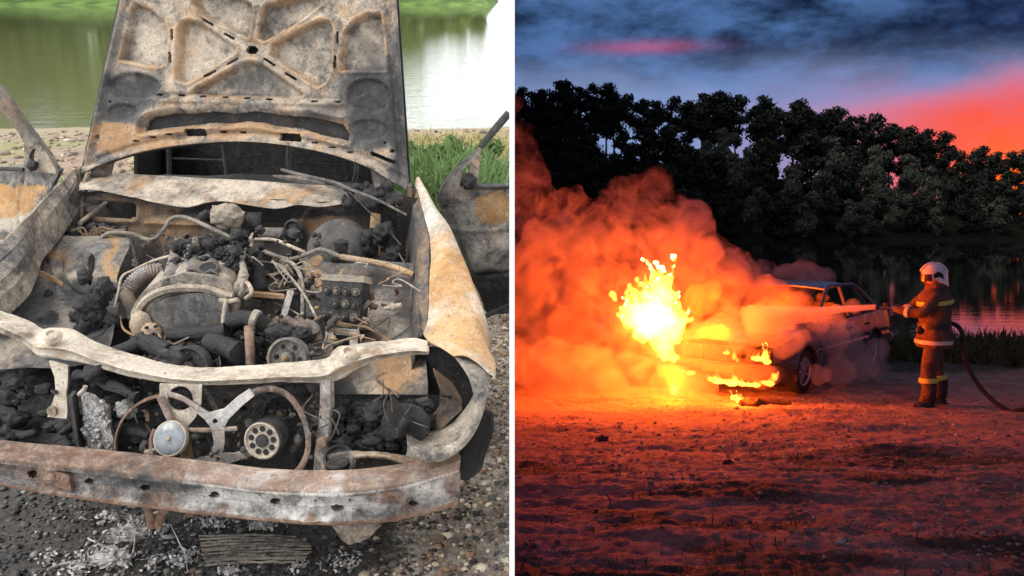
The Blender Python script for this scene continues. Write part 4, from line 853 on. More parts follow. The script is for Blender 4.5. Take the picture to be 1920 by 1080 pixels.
# inner wing, left
def apl_h(PX, PY, Vf):
    d_ = np.sqrt(((PX - 185) / 62) ** 2 + ((PY - 500) / 56) ** 2); h = .05 * (1 - sst(d_, .6, 1.25)); h -= .02 * (1 - sst(np.sqrt(((PX - 183) / 10) ** 2 + ((PY - 490) / 22) ** 2), .7, 1.2))
    h += .014 * np.exp(-((PX - 95 - .25 * (PY - 470)) / 7) ** 2) * (PY < 560); return h + crumple(PX, PY, .008, 40, 7) + crumple(PX, PY, .003, 12, 2)
relief('inner_wing', [(-60, 700), (40, 690), (110, 690), (170, 680), (205, 660)], [(40, 452), (90, 440), (140, 442), (200, 440), (246, 446)], 110, 90, lambda a, b_, v: .34 + .58 * v, apl_h, [ell(183, 492, 8, 19)], lambda a, b_, v: spots(a, b_, (.28, .34, .32), [(60, 580, 60, 55, (-.25, -.1, .12)), (190, 570, 46, 50, (-.3, -.6, .95)), (28, 545, 26, 20, (.6, 0, 0)), (150, 510, 50, 18, (.0, .45, 0)), (225, 480, 14, 50, (.6, .0, 0)), (90, 470, 60, 14, (.5, .1, 0)), (150, 650, 60, 30, (-.2, -.3, .6)), (70, 620, 60, 34, (-.2, .05, .1)), (95, 597, 16, 14, (-.3, -.5, .9)), (30, 660, 50, 26, (0, .15, 0))]))
mb = MB(); mb.lathe(B(97, 598, .58), (fr + up * 1.3).normalized(), [(.026, -.02), (.026, .012), (.018, .016), (.014, .006), (.0, .006)], 16); mb.lump(B(97, 618, .55), (.035, .03, .02), 2, .4, 2, 4); put(mb, 'damper_top', (0, .15, .9))
mb = MB(); mb.lump(B(92, 553, .66), (.014, .012, .02), 2, .3, 2, 1); put(mb, 'rubber_stub', (0, .05, 1))
mb = MB()
for i in range(22): mb.lump(B(random.gauss(178, 17), random.gauss(585, 25), .5), Vector((.026, .022, .03)) * random.uniform(.4, 1.3), 3, .6, 2.5, i)
put(mb, 'melted_airbox', (0, .06, 1))
mb = MB()
for i in range(46):
    x, y = random.uniform(120, 235), random.uniform(425, 455); mb.lump(B(x, y, .98), random.uniform(.006, .018), 1, .4, 2, i)
put(mb, 'charred_wiring', (.2, .25, .75))
for i in range(7):
    x0 = random.uniform(125, 170); mb = MB(); mb.tube([B(x0 + k * random.uniform(9, 17), 440 + random.uniform(-16, 10), .93) for k in range(6)], .0028, 5, 3); put(mb, 'wire', (.6, .35, .4))
mb = MB(); mb.box(B(182, 428, 1.0), FX * .035, FY * .02, up * .012); mb.jitter(.008, 20, 4); put(mb, 'melted_box', (0, .35, .6))
for k in range(3):
    mb = MB(); mb.tube([B(40 + 3 * k, 497 + 3 * k, .62), B(70, 507 + 4 * k, .66), B(100, 520 + 3 * k, .66), B(118, 532 + 2 * k, .64)], .003, 5, 3); put(mb, 'wire', (1.1, .1, .3))
# inner wing, right
def apr_h(PX, PY, Vf):
    d_ = np.sqrt(((PX - 645) / 72) ** 2 + ((PY - 520) / 50) ** 2); h = .045 * (1 - sst(d_, .6, 1.25)); d2 = np.sqrt(((PX - 595) / 11) ** 2 + ((PY - 492) / 12) ** 2); h -= .03 * (1 - sst(d2, .6, 1.1)); h += .008 * np.exp(-((d2 - 1.5) / .35) ** 2)
    h += .010 * np.exp(-((PY - 556 - .05 * (PX - 690)) / 5) ** 2); h -= .02 * sst(PY, 650, 670); return h + crumple(PX, PY, .007, 40, 17) + crumple(PX, PY, .003, 12, 12)
relief('inner_wing', [(590, 800), (640, 800), (720, 790), (800, 770)], [(566, 478), (640, 486), (700, 488), (784, 495)], 110, 110, lambda a, b_, v: .26 + .66 * v, apr_h, [], lambda a, b_, v: spots(a, b_, (.28, .32, .36), [(700, 525, 60, 20, (.15, -.3, .35)), (720, 600, 60, 34, (-.15, .25, -.1)), (615, 620, 40, 40, (-.1, -.3, .6)), (700, 650, 30, 30, (.8, 0, -.1)), (730, 700, 60, 50, (.8, .1, -.2)), (690, 720, 28, 34, (-.8, .3, 0)), (595, 505, 24, 30, (.3, .4, -.1)), (760, 560, 26, 60, (.1, -.1, .2)), (680, 630, 30, 16, (-.2, -.3, .5)), (640, 690, 40, 30, (.5, -.2, .2)), (630, 760, 40, 60, (.1, -.3, .6))]))
mb = MB(); mb.lathe(B(595, 492, .9), (fr + up).normalized(), [(.018, 0), (.024, .006), (.020, .012), (.012, .008)], 14); put(mb, 'strut_cap', (.7, .4, .1))
# brake booster
mb = MB(); ax = (fr * .8 + up * .55).normalized(); mb.lathe(B(636, 470, 1.02), ax, [(.10, -.06), (.108, 0), (.108, .01), (.100, .03), (.082, .055), (.05, .072), (.02, .078), (0.0, .079)], 36); put(mb, 'brake_booster', lambda v: (.25, .35 + .3 * mnoise.noise(v * 25), .55), sharp=60)
mb = MB(); mb.lathe(B(640, 478, .93), fr, [(.016, -.03), (.016, .05), (.010, .055)], 12).lathe(B(640, 470, .90), up, [(.02, 0), (.024, .03), (.012, .035)], 12); put(mb, 'master_cylinder', (0, .25, .8))
# wiper motor and heater pieces on the firewall
mb = MB(); mb.lump(B(426, 406, 1.02), (.055, .03, .042), 4, .22, 2.4, 2); put(mb, 'wiper_motor', (.1, .6, .36))
mb = MB(); mb.box(B(440, 412, 1.08), FX * .10, FY * .012, up * .028).lump(B(385, 405, 1.05), (.022, .02, .018), 2, .4, 2, 3).lump(B(475, 415, 1.04), (.025, .02, .03), 2, .4, 2, 8); mb.jitter(.006, 15, 2); put(mb, 'motor_bracket', (0, .1, 1))
mb = MB(); mb.tube([B(488, 437, 1.04), B(534, 438, 1.04)], .020, 14); put(mb, 'canister', (.1, .3, .35))
mb = MB(); mb.lathe(B(553, 428, 1.08), fr, [(.034, 0), (.034, .012), (.028, .016), (.024, .008), (.01, .012), (0, .012)], 20); mb.lump(B(553, 440, 1.05), (.025, .015, .02), 2, .4, 2, 5); put(mb, 'heater_valve', (.15, .2, .7))
mb = MB(); mb.box(B(500, 462, 1.06), FX * .09, FY * .02, up * .02); mb.jitter(.004, 12, 2); put(mb, 'firewall_ledge', (.1, .3, .6))
mb = MB()
for i in range(14): mb.lump(B(random.uniform(690, 745), random.uniform(430, 500), 1.0), random.uniform(.012, .03), 3, .65, 2.4, i)
put(mb, 'melted_fusebox', (.1, .15, .95))
mb = MB(); mb.tube([B(705, 400, 1.08), B(702, 440, 1.07), B(706, 500, 1.0)], .016, 6, 2, sq=.4); put(mb, 'bracket', (.7, .3, .1))
# engine: head, cam cover, timing cover
mb = MB(); mb.plate([B(x, y, .50) for x, y in ((243, 612), (246, 585), (256, 562), (276, 540), (305, 522), (345, 513), (395, 518), (430, 528), (440, 552), (440, 600), (425, 640), (300, 650), (262, 632), (246, 625))], [], FY * .30); mb.jitter(.003, 20, 4)
engine = put(mb, 'engine_block', lambda v: (.12, .62, .18) if v.z > .70 else (.4, .5, .25))
def rim(pts, y, r, name, wt, parent, n=4): mb_ = MB(); mb_.tube([B(x, yy, y) for x, yy in pts], r, 6, n); return put(mb_, name, wt, None, parent)
rim(((258, 600), (266, 572), (290, 552), (330, 540), (385, 541), (420, 552), (438, 556)), .492, .012, 'cover_rim', (.1, .8, .08), engine)
mb = MB(); mb.plate([B(x, y, .485) for x, y in ((276, 602), (277, 588), (288, 570), (310, 559), (350, 551), (392, 548), (412, 556), (428, 572), (432, 610), (420, 630), (330, 634), (300, 625), (284, 616))], [], FY * .02); mb.jitter(.0015, 20, 4); put(mb, 'timing_cover', (.15, .30, .36), None, engine)
mb = MB(); mb.lump(B(266, 612, .48), (.034, .02, .045), 3, .18, 2, 3).lump(B(285, 625, .47), (.03, .02, .03), 3, .18, 2, 6); put(mb, 'water_pump', (.45, .85, 0), None, engine)
for x, y in ((275, 614), (292, 612), (282, 630)):
    mb = MB(); mb.lathe(B(x, y, .452), fr, [(.004, -.004), (.004, .006)], 10); put(mb, 'bolt', (.1, .1, 1), None, engine)
mb = MB(); mb.lathe(B(338, 534, .50), (fr * .5 + up).normalized(), [(.010, -.01), (.010, .004), (.006, .006)], 12); put(mb, 'bolt', (.1, .9, 0), None, engine)
# cam cover leading back, with spark plug well
mb = MB(); rows = []
for f in np.linspace(0, 1, 14):
    l = Vector(B(312 + 12 * f, 522 - 62 * f, .52 + .33 * f)); r2_ = Vector(B(432 + 2 * f, 528 - 66 * f, .52 + .33 * f)); rows.append([l + Vector((0, 0, -.08)), l] + [l.lerp(r2_, g) + up * (.028 * math.sin(PI * g) + .006 * math.sin(g * 19)) for g in np.linspace(.08, .92, 12)] + [r2_, r2_ + Vector((0, 0, -.08))])
mb.sheet(rows, .004); mb.jitter(.006, 16, 3); put(mb, 'cam_cover', lambda v: (.05, .35 + .4 * mnoise.noise(v * 12), .52), None, engine)
mb = MB(); mb.lathe(B(392, 512, .56), (fr * .4 + up).normalized(), [(.036, -.015), (.034, .016), (.026, .020), (.021, .004), (0.0, .003)], 24); put(mb, 'oil_filler_neck', (.05, .35, .5), None, engine)
mb = MB(); mb.lathe(B(392, 509, .56), (fr * .4 + up).normalized(), [(.021, .012), (0.0, .0122)], 20); put(mb, 'filler_hole', (0, 0, 1.2), m_black, engine)
mb = MB(); mb.tube([B(318, 535, .5), B(322, 510, .6), B(330, 478, .72), B(338, 455, .8)], [.022, .022, .02, .018], 8, 3); mb.jitter(.004, 20, 3); put(mb, 'coolant_rail', (.05, .45, .35), None, engine)
for i, (cx, cy_, sx_, sy_, n_) in enumerate(((350, 462, 20, 10, 22), (400, 480, 32, 12, 30), (430, 462, 26, 12, 24), (360, 500, 22, 9, 14), (445, 505, 10, 18, 14))):
    mb = MB()
    for k in range(n_): mb.lump(B(random.gauss(cx, sx_), random.gauss(cy_, sy_), .70 - (cy_ - 470) * .002), Vector((1, 1, .8)) * random.uniform(.008, .024), 3, .65, 2.4, k + i * 40)
    props(put(mb, 'melted_manifold', (0, .10, .88), None, engine), kind='stuff')
mb = MB(); mb.tube([B(335, 500, .62), B(400, 478, .68), B(445, 462, .72)], .009, 6)
for k in range(10):
    x, y = random.uniform(335, 440), random.uniform(455, 515); mb.lathe(B(x, y, .68), Vector((random.uniform(-.4, .4), -.4, 1)).normalized(), [(.008, -.01), (.009, .012), (.005, .014), (.004, .022), (0, .022)], 10)
put(mb, 'injector_rail', (.1, .45, .35), None, engine)
# intake hose, ribbed
pts = smooth_line([B(238, 550, .62), B(250, 530, .64), B(268, 515, .66), B(290, 508, .68), (B(318, 510, .7))], 9); mb = MB(); mb.tube(pts, [.020 + .005 * (i % 2) for i in range(len(pts))], 12); put(mb, 'intake_hose', (.5, .45, .25), m_brown, sharp=80)
mb = MB(); mb.tube([B(236, 552, .6), B(248, 575, .56), B(250, 600, .52)], [.02, .022, .014], 10, 3); mb.jitter(.008, 20, 3); put(mb, 'torn_duct', (.4, .3, .5))
# hoses and blocks around the engine
def hose(pts, r, wt, name='hose', seg=8, sm=5):
    mb_ = MB(); mb_.tube([B(*q) for q in pts], r, seg, sm, sq=(.5 if name == 'fan_ring' else None))
    if name in ('radiator_hose', 'hose', 'hose_remains'): mb_.jitter(.007, 28, 3); return put(mb_, name, wt, m_soot)
    return put(mb_, name, wt, m_brown if name in ('fan_ring', 'strut_rod', 'control_arm') else None)
hose([(55, 462, .9), (90, 475, .88), (140, 478, .86), (178, 457, .88), (203, 438, .9), (243, 438, .92), (283, 450, .9), (306, 432, .9), (320, 411, .95), (348, 408, .95), (400, 430, .9), (445, 452, .86), (490, 470, .84), (540, 486, .84), (578, 476, .84), (602, 468, .84), (640, 482, .84)], .0072, (.2, .45, .35), 'wiring_harness')
pts = smooth_line([B(640, 482, .84), B(690, 490, .82), B(735, 500, .8), B(776, 516, .78)], 16); mb = MB(); mb.tube(pts, [.0085 + .0022 * (i % 2) for i in range(len(pts))], 9); put(mb, 'corrugated_conduit', (.55, .7, .05), sharp=80)
hose([(318, 480, .72), (285, 490, .72), (252, 506, .7), (229, 519, .66), (222, 548, .62), (212, 590, .56), (204, 612, .5)], .0042, (.1, .8, 0), 'fuel_pipe')
hose([(530, 488, .74), (548, 494, .72), (560, 510, .7), (567, 535, .66), (567, 592, .56)], .0065, (.1, .45, .3), 'brake_pipe')
hose([(478, 449, .95), (515, 450, .95), (545, 462, .9), (574, 474, .86)], .006, (.1, .6, .2), 'pipe')
hose([(510, 490, .7), (545, 520, .66), (575, 560, .6), (595, 600, .54)], .004, (.1, .55, .2), 'pipe')
hose([(478, 490, .74), (505, 492, .72), (530, 500, .7), (560, 540, .66), (600, 548, .62), (622, 535, .6)], .003, (.1, .5, .3), 'wire')
hose([(240, 440, .86), (252, 470, .8), (256, 500, .72), (262, 530, .66)], .005, (.2, .3, .6), 'hose')
hose([(474, 438, .8), (462, 462, .72), (452, 490, .64)], [.004, .006, .009], (.1, .55, .2), 'dipstick')
hose([(452, 490, .64), (458, 515, .58), (445, 535, .55), (450, 556, .52)], .010, (.1, .5, .3), 'coolant_pipe')
hose([(440, 540, .52), (462, 530, .52), (472, 548, .5), (460, 560, .5)], .006, (.3, .75, 0), 'coolant_pipe')
hose([(425, 560, .47), (420, 590, .45), (418, 620, .43)], .007, (.15, .9, 0), 'bracket_arm')
hose([(412, 563, .47), (430, 565, .47), (446, 562, .47)], .007, (.15, .9, 0), 'bracket_arm')
mb = MB(); mb.lump(B(452, 540, .52), (.02, .02, .026), 3, .3, 2, 4).lump(B(456, 516, .56), (.014, .012, .018), 2, .3, 2, 9).lathe(B(455, 528, .54), up, [(.012, -.02), (.016, 0), (.012, .02)], 12); put(mb, 'thermostat_housing', (.1, .6, .25))
mb = MB(); mb.tube([B(478, 470, .84), B(482, 500, .74), B(490, 545, .64)], .022, 8, 3); mb.jitter(.006, 18, 1); put(mb, 'hose_remains', (0, .1, .95))
hose([(318, 628, .42), (345, 627, .42), (390, 624, .42), (425, 620, .42)], .020, (.05, .1, .75), 'radiator_hose', 12)
hose([(430, 600, .44), (455, 597, .44), (482, 603, .45), (498, 612, .46)], [.022, .022, .026, .02], (.05, .22, .6), 'radiator_hose', 12)
mb = MB(); mb.tube([B(474, 598, .44), B(484, 601, .44)], .028, 14); put(mb, 'hose_clamp', (.1, .6, .2))
hose([(262, 640, .40), (290, 648, .36), (315, 660, .32)], [.024, .026, .022], (.05, .15, .8), 'radiator_hose', 10)
hose([(205, 665, .34), (235, 655, .36), (262, 640, .38)], .02, (0, .1, 1), 'radiator_hose', 10)
hose([(466, 612, .40), (468, 640, .38), (470, 690, .36)], .013, (.85, .35, .1), 'strut_rod')
hose([(394, 640, .4), (420, 650, .38), (448, 660, .36)], .03, (.05, .1, .9), 'hose_remains', 10)
hose([(262, 712, .25), (285, 680, .3), (320, 650, .34), (355, 632, .38)], .0022, (.1, .6, .2), 'wire')
mb = MB(); mb.box(B(536, 578, .56), (B(545, 545, .58) - B(527, 610, .54)) * .5, FX * .010, FY * .004); put(mb, 'support_bar', (.4, .55, .1), m_brown)
mb = MB(); mb.box(B(500, 552, .62), FX * .055, FY * .01, up * .006); mb.jitter(.006, 25, 3); put(mb, 'bracket_strip', (.7, .4, .2))
for i in range(9):
    x0, y0 = random.uniform(470, 560), random.uniform(490, 545); hose([(x0, y0, .66), (x0 + random.uniform(-14, 30), y0 + random.uniform(-12, 22), .64), (x0 + random.uniform(0, 60), y0 + random.uniform(0, 34), .62)], .0022, (.35, .45, .3), 'wire', 5)
for q in (((562, 600, .5), (580, 622, .48), (596, 640, .46)), ((535, 598, .5), (560, 612, .48), (590, 632, .46)), ((575, 605, .5), (592, 615, .48), (598, 640, .46))): hose(q, .012, (.5, .3, .4), 'control_arm')
# black lump over the pump, pulleys
mb = MB()
for k in range(12): mb.lump(B(random.gauss(538, 18), random.gauss(628, 7), .42), Vector((.03, .02, .018)) * random.uniform(.6, 1.3), 3, .6, 2.4, k)
put(mb, 'melted_reservoir', (0, .10, .95))
def pulley(px, py, y, r, wt, holes=3, name='pulley', grooves=True, ax=None):
    ax = ax or (fr + up * .25).normalized(); o = B(px, py, y); mb_ = MB()
    pr = [(r, -.03)] + ([(r if k % 2 else r * .95, -.03 + .004 * k) for k in range(1, 7)] if grooves else []) + [(r, .0), (r * .88, .002), (r * .84, -.010), (r * .35, -.012), (r * .30, .002), (r * .15, .004), (0, .004)]
    mb_.lathe(o, ax, pr, 36); ob = put(mb_, name, wt, sharp=30)
    u = (up - ax * up.dot(ax)).normalized(); v = ax.cross(u)
    for k in range(holes):
        a = 2 * PI * k / holes + .5; mh = MB(); mh.lathe(o + (u * math.cos(a) + v * math.sin(a)) * r * .6, ax, [(r * .13, -.012), (r * .13, -.0105), (0, -.0102)], 12); put(mh, 'hole', (0, 0, 1.2), m_black, ob)
    mh = MB(); mh.lathe(o, ax, [(r * .14, .003), (r * .14, .012), (r * .08, .014), (0, .014)], 6); put(mh, 'hub_bolt', (.8, .2, .1), None, ob); return ob
pulley(537, 672, .34, .056, (.05, .35, .35), 6, ax=(fr + up * .35).normalized())
pulley(352, 690, .30, .060, (.05, .15, .75), 0)
mb = MB(); mb.lump(B(330, 672, .32), (.05, .03, .03), 3, .4, 3, 5); put(mb, 'alternator_remains', (.05, .2, .85))
pulley(527, 778, .30, .055, (.1, .15, .72), 4)
# ABS / fuse block with studs
mb = MB(); o = B(646, 572, .60); bx = FX * .060; bz = (up * .92 - fr * .35).normalized() * .072; by = bx.normalized().cross(bz.normalized()) * .03; mb.box(o, bx, by, bz); mb.jitter(.003, 20, 2); blk = put(mb, 'control_block', (.02, .08, .85))
nrm = by.normalized() * (1 if by.dot(fr) > 0 else -1)
for i in range(4):
    for j in range(3):
        if random.random() < .12: continue
        q = o + bx * (-.72 + .48 * i) + bz * (.52 - .50 * j) + nrm * .030; mh = MB(); mh.lathe(q, nrm, [(.0125, -.004), (.0125, .006), (.010, .010), (.007, .006), (.005, .014), (0, .014)], 12); put(mh, 'stud', (.1, .45 if (i + j) % 2 else .2, .45), None, blk)
mb = MB(); mb.box(o + bz * 1.05, bx * 1.05, by * 1.2, up * .010); mb.jitter(.003, 30, 2); put(mb, 'block_lid', (0, .6, .3), None, blk)
mb = MB()
for k in range(8): mb.lump(o + bx * random.uniform(-1, 1.3) - bz * random.uniform(.7, 1.2) + nrm * .02, random.uniform(.01, .02), 2, .5, 2, k)
put(mb, 'melted_connector', (.05, .2, .8), None, blk)
for q, wd in (((618, 615, .52), .012), ((664, 620, .52), .012)):
    mb = MB(); a = B(*q); b_ = B(q[0] - 2, q[1] + 52, .44); mb.box((a + b_) * .5, (a - b_) * .5, FX * wd, FY * .004); put(mb, 'block_bracket', (.5, .45, .1), m_brown)
mb = MB(); mb.box(B(642, 622, .52), FX * .05, FY * .006, up * .008); put(mb, 'block_bracket', (.4, .45, .1), m_brown)
for k in range(6):
    x0 = random.uniform(600, 700); hose([(x0, random.uniform(590, 620), .52), (x0 + random.uniform(-30, 40), random.uniform(610, 640), .5), (x0 + random.uniform(-20, 80), random.uniform(600, 660), .46)], .002, (.7, .2, .4), 'wire', 5)
hose([(776, 520, .8), (772, 560, .7), (778, 600, .6), (730, 640, .5), (670, 668, .4)], .0026, (.2, .3, .5), 'wire', 5)
hose([(745, 470, 1.0), (770, 520, .82), (770, 580, .66)], .003, (.2, .3, .5), 'wire', 5)

# soot crumbs and flakes all over the bay, and a tangle of bare wires
def bay_y(x, y): return float(np.interp(y, [430, 480, 560, 640, 720, 850], [.98, .84, .66, .45, .30, .17]))
mb = MB()
for k in range(620):
    x, y = random.uniform(240, 600), random.uniform(440, 860)
    if 225 < x < 445 and 530 < y < 620: continue
    mb.lump(B(x, y, bay_y(x, y) - random.uniform(.0, .05)), random.lognormvariate(math.log(.0055), .5), 1, .5, 2.2, k)
props(put(mb, 'soot_crumbs', lambda v: (.1, .45 + .8 * mnoise.noise(v * 40), .62)), kind='stuff')
for k in range(34):
    x0, y0 = random.choice([(random.uniform(300, 470), random.uniform(440, 520)), (random.uniform(450, 600), random.uniform(480, 620)), (random.uniform(560, 760), random.uniform(500, 640)), (random.uniform(200, 300), random.uniform(560, 680))]); pts = [(x0, y0, bay_y(x0, y0) - .03)]
    for q in range(4): x0 += random.gauss(0, 22); y0 += random.gauss(6, 14); pts.append((x0, y0, bay_y(x0, y0) - .03))
    hose(pts, random.choice([.0016, .0022, .0034]), (random.choice([.1, .6]), random.choice([.2, .6]), random.choice([.2, .7])), 'wire', 4, 4)

for k in range(70):
    x, y = random.choice([(random.uniform(300, 480), random.uniform(440, 530)), (random.uniform(440, 610), random.uniform(470, 640)), (random.uniform(590, 770), random.uniform(520, 640)), (random.uniform(240, 460), random.uniform(640, 690)), (random.uniform(230, 580), random.uniform(735, 850))])
    q = B(x, y, bay_y(x, y) - random.uniform(0, .04)); d_ = Vector((random.gauss(0, 1), random.gauss(0, .5), random.gauss(0, .8))).normalized(); s_ = d_.cross(Vector((random.gauss(0, 1), random.gauss(0, 1), random.gauss(0, 1)))).normalized(); L_ = random.uniform(.012, .035); mb = MB()
    if k % 3: mb.sheet([[q - d_ * L_ + s_ * w_, q - d_ * L_ * .3 + s_ * w_ + d_.cross(s_) * .006, q + d_ * L_ * .4 + s_ * w_, q + d_ * L_ + s_ * w_ * .6 - d_.cross(s_) * .012] for w_ in (-.006, .0, .006)], .0025)
    else: mb.lathe(q, d_, [(.009, -L_), (.009, -L_ * .3), (.013, -L_ * .25), (.013, 0), (.007, .002), (.006, L_ * .7), (0, L_ * .7)], 10)
    put(mb, 'bracket' if k % 3 else 'fitting', (random.choice([.1, .3, .7]), random.choice([.2, .5, .8]), random.choice([.05, .3, .6])))

# ---------------------------------------------------------------- tie bar across the front
tie_hi = [(-70, 570), (0, 593), (45, 610), (72, 624), (95, 619), (128, 626), (180, 652), (250, 675), (330, 695), (420, 697), (520, 690), (606, 682), (624, 666), (642, 654), (672, 652), (730, 648), (775, 642), (802, 648)]
tie_lo = [(-70, 605), (0, 628), (38, 646), (66, 667), (95, 673), (150, 682), (250, 710), (330, 722), (420, 723), (520, 719), (600, 720), (638, 712), (672, 692), (720, 674), (765, 668), (802, 666)]
relief('tie_bar', tie_lo, tie_hi, 260, 22, lambda a, b_, v: .17 + .14 * np.clip(v - .45, 0, 1) + .06 * (np.abs(a - 380) / 420) ** 2, lambda a, b_, v: .006 * np.exp(-((v - .46) / .05) ** 2) - .012 * np.exp(-((v - .22) / .10) ** 2) - .006 * (1 - sst(v, .02, .08)) + crumple(a, b_, .005, 26, 6) + .014 * np.exp(-(((a - 95) / 18) ** 2)) * v + .016 * np.exp(-(((a - 655) / 20) ** 2)) * v, [ell(300, 708, 2, 2, 8), ell(655, 672, 3, 3), ell(632, 690, 2.4, 2.4)],
    lambda a, b_, v: spots(a, b_, (.26, .74, .08), [(690, 668, 40, 8, (.5, -.2, 0)), (95, 655, 50, 14, (.25, 0, 0)), (640, 690, 30, 12, (.3, 0, 0)), (780, 660, 30, 14, (.2, -.2, .2)), (540, 715, 140, 6, (.35, -.1, 0)), (30, 632, 40, 8, (.2, -.3, .3)), (330, 715, 60, 5, (.3, 0, 0))]), None, tuple(FY * .035), m_cream)
for x, y in ((97, 628), (652, 662)):
    mb = MB(); ax = (fr * .5 + up).normalized(); mb.lathe(B(x, y, .2), ax, [(.024, -.012), (.022, .004), (.012, .008), (.009, 0), (0, 0)], 12); mb.jitter(.004, 30, 2); put(mb, 'tie_bar_boss', (.35, .85, 0), m_cream)
for x, y in ((97, 627), (652, 661)):
    pass
mb = MB(); mb.sheet([[B(97, 676, .2), B(130, 684, .2)], [B(106, 705, .2), B(130, 710, .2)], [B(107, 735, .19), B(126, 738, .19)], [B(98, 765, .18), B(130, 770, .18)], [B(94, 780, .17), B(128, 785, .17)]], .008); mb.jitter(.004, 20, 3); put(mb, 'side_support', (.3, .75, .1), m_cream)
mb = MB(); mb.tube([B(96, 772, .16), B(112, 762, .20)], .014, 12); put(mb, 'support_tube', (.4, .65, .1))
# radiator remains
mb = MB(); mb.plate([B(x, y, .15) for x, y in ((152, 742), (172, 748), (186, 762), (200, 768), (203, 790), (212, 820), (210, 852), (168, 856), (158, 800))], [], FY * .03); rad = put(mb, 'radiator_core', (.05, .55, .35))
m_core = simple('radiator_fins', (.30, .29, .28), .8, 0, .7, 160, .006); rad.data.materials.clear(); rad.data.materials.append(m_core)
mb = MB()
for i in range(30): mb.lump(B(random.uniform(155, 208), random.uniform(748, 850), .145), random.uniform(.003, .008), 1, .5, 2, i)
o_ = props(put(mb, 'fin_crumbs', (0, .5, .4), m_core, rad), kind='stuff')
mb = MB(); mb.box(B(144, 795, .15), (B(152, 850, .15) - B(136, 738, .15)) * .5, FX * .006, FY * .02); put(mb, 'radiator_side', (.1, .3, .6))
mb = MB(); mb.lump(B(236, 768, .2), (.026, .02, .024), 3, .4, 3, 5); put(mb, 'fin_fragment', (.05, .5, .4), m_core)
hose([(148, 740, .14), (158, 730, .14), (160, 724, .14)], .006, (.1, .6, .2), 'clip')
hose([(190, 720, .24), (182, 700, .26), (190, 680, .28)], .02, (.3, .3, .5), 'duct', 8)
# lock plate and fan frames
def ringpts(pts, y): return [B(x, yy, y) for x, yy in pts]
mb = MB(); mb.plate(ringpts([(299, 721), (340, 722), (379, 721), (377, 758), (367, 782), (352, 800), (350, 815), (332, 815), (328, 798), (310, 780), (299, 758)], .165), [ringpts(ell(338, 748, 24, 24, 20), .165)[::-1]], FY * .010); put(mb, 'lock_plate', (.2, .72, .05), m_cream, sharp=30)
mb = MB(); mb.plate(ringpts([(333, 812), (352, 812), (360, 850), (366, 870), (350, 880), (334, 876), (338, 850)], .15), [], FY * .014); mb.lump(B(350, 868, .14), (.018, .012, .018), 2, .3, 2, 3); put(mb, 'lock_link', (.6, .5, .05))
hose([(219, 862, .12), (217, 825, .14), (230, 788, .16), (258, 758, .17), (290, 744, .18), (318, 738, .18)], .0085, (.95, .1, .1), 'fan_ring', 8)
hose([(440, 768, .18), (465, 742, .18), (500, 729, .18), (535, 738, .18), (562, 770, .17), (577, 815, .15), (574, 856, .13), (552, 888, .12), (520, 890, .12)], .009, (.6, .3, .2), 'fan_ring', 8)
hose([(290, 805, .15), (283, 830, .14), (290, 858, .13), (320, 868, .12), (345, 862, .12)], .006, (.7, .3, .1), 'fan_ring', 8)
mb = MB(); mb.plate(ringpts([(372, 762), (392, 775), (420, 768), (445, 746), (468, 730), (477, 741), (452, 762), (428, 786), (420, 802), (421, 830), (417, 850), (440, 850), (478, 841), (482, 851), (440, 866), (412, 877), (356, 873), (356, 862), (394, 856), (401, 830), (396, 802), (384, 786), (366, 772)], .152), [ringpts(ell(404, 790, 5, 5, 10), .152)[::-1], ringpts(ell(408, 862, 4, 4, 10), .152)[::-1]], FY * .007); mb.jitter(.003, 18, 4); put(mb, 'fan_bracket', (.45, .62, 0), m_brown, sharp=30)
for pts, r in ((((300, 744), (312, 770), (322, 792)), .010), (((352, 806), (392, 806), (445, 803)), .0065), (((315, 738), (345, 748), (365, 762), (378, 770)), .008)):
    mb = MB(); mb.tube([B(x, y, .155) for x, y in pts], r, 7, 4, sq=.6); put(mb, 'fan_bracket', (.6, .6, 0), m_brown)
m_glass = simple('heat_clouded_glass', (.17, .185, .20), .25, 0, .3, 40)
mb = MB(); ax = (fr + up * .55).normalized(); o = B(319, 822, .12); mb.lathe(o, ax, [(.044, -.016), (.045, 0), (.040, .005), (.02, .008), (0, .009)], 30); horn = put(mb, 'horn_disc', (0, .5, .1), m_glass)
mb = MB(); mb.lathe(o, ax, [(.0452, -.012), (.0468, -.004), (.0452, .003)], 30); put(mb, 'disc_rim', (.1, .8, .1), None, horn)
mb = MB(); mb.lathe(o, ax, [(.006, .006), (.006, .013), (0, .013)], 8); put(mb, 'disc_pin', (.2, .7, .1), None, horn)
mb = MB(); o = B(492, 826, .12); ax = (fr + up * .2).normalized(); mb.lathe(o, ax, [(.050, -.07), (.050, -.008), (.044, 0), (.040, -.004), (.018, -.004), (.014, .004), (0, .004)], 30); mot = put(mb, 'fan_motor', lambda v: (.05, .42, .32) if (v - B(492, 826, .12)).length < .05 else (0, .15, .8))
mb = MB(); mb.lathe(o, ax, [(.017, -.003), (.016, .007), (.006, .009), (0, .009)], 16); put(mb, 'motor_hub', (0, .1, .9), None, mot); mb = MB(); mb.lathe(o, ax, [(.044, -.002), (.047, .004), (.043, .006), (.040, 0)], 30); put(mb, 'motor_rim', (0, .95, 0), None, mot)
for k in range(9):
    a = 2 * PI * k / 9; u = (up - ax * up.dot(ax)).normalized(); v = ax.cross(u); mh = MB(); mh.lathe(o + (u * math.cos(a) + v * math.sin(a)) * .030, ax, [(.0075, -.004), (.0075, .002), (0, .002)], 10); put(mh, 'motor_vent', (0, .05, 1.2), m_black, mot)
    pass
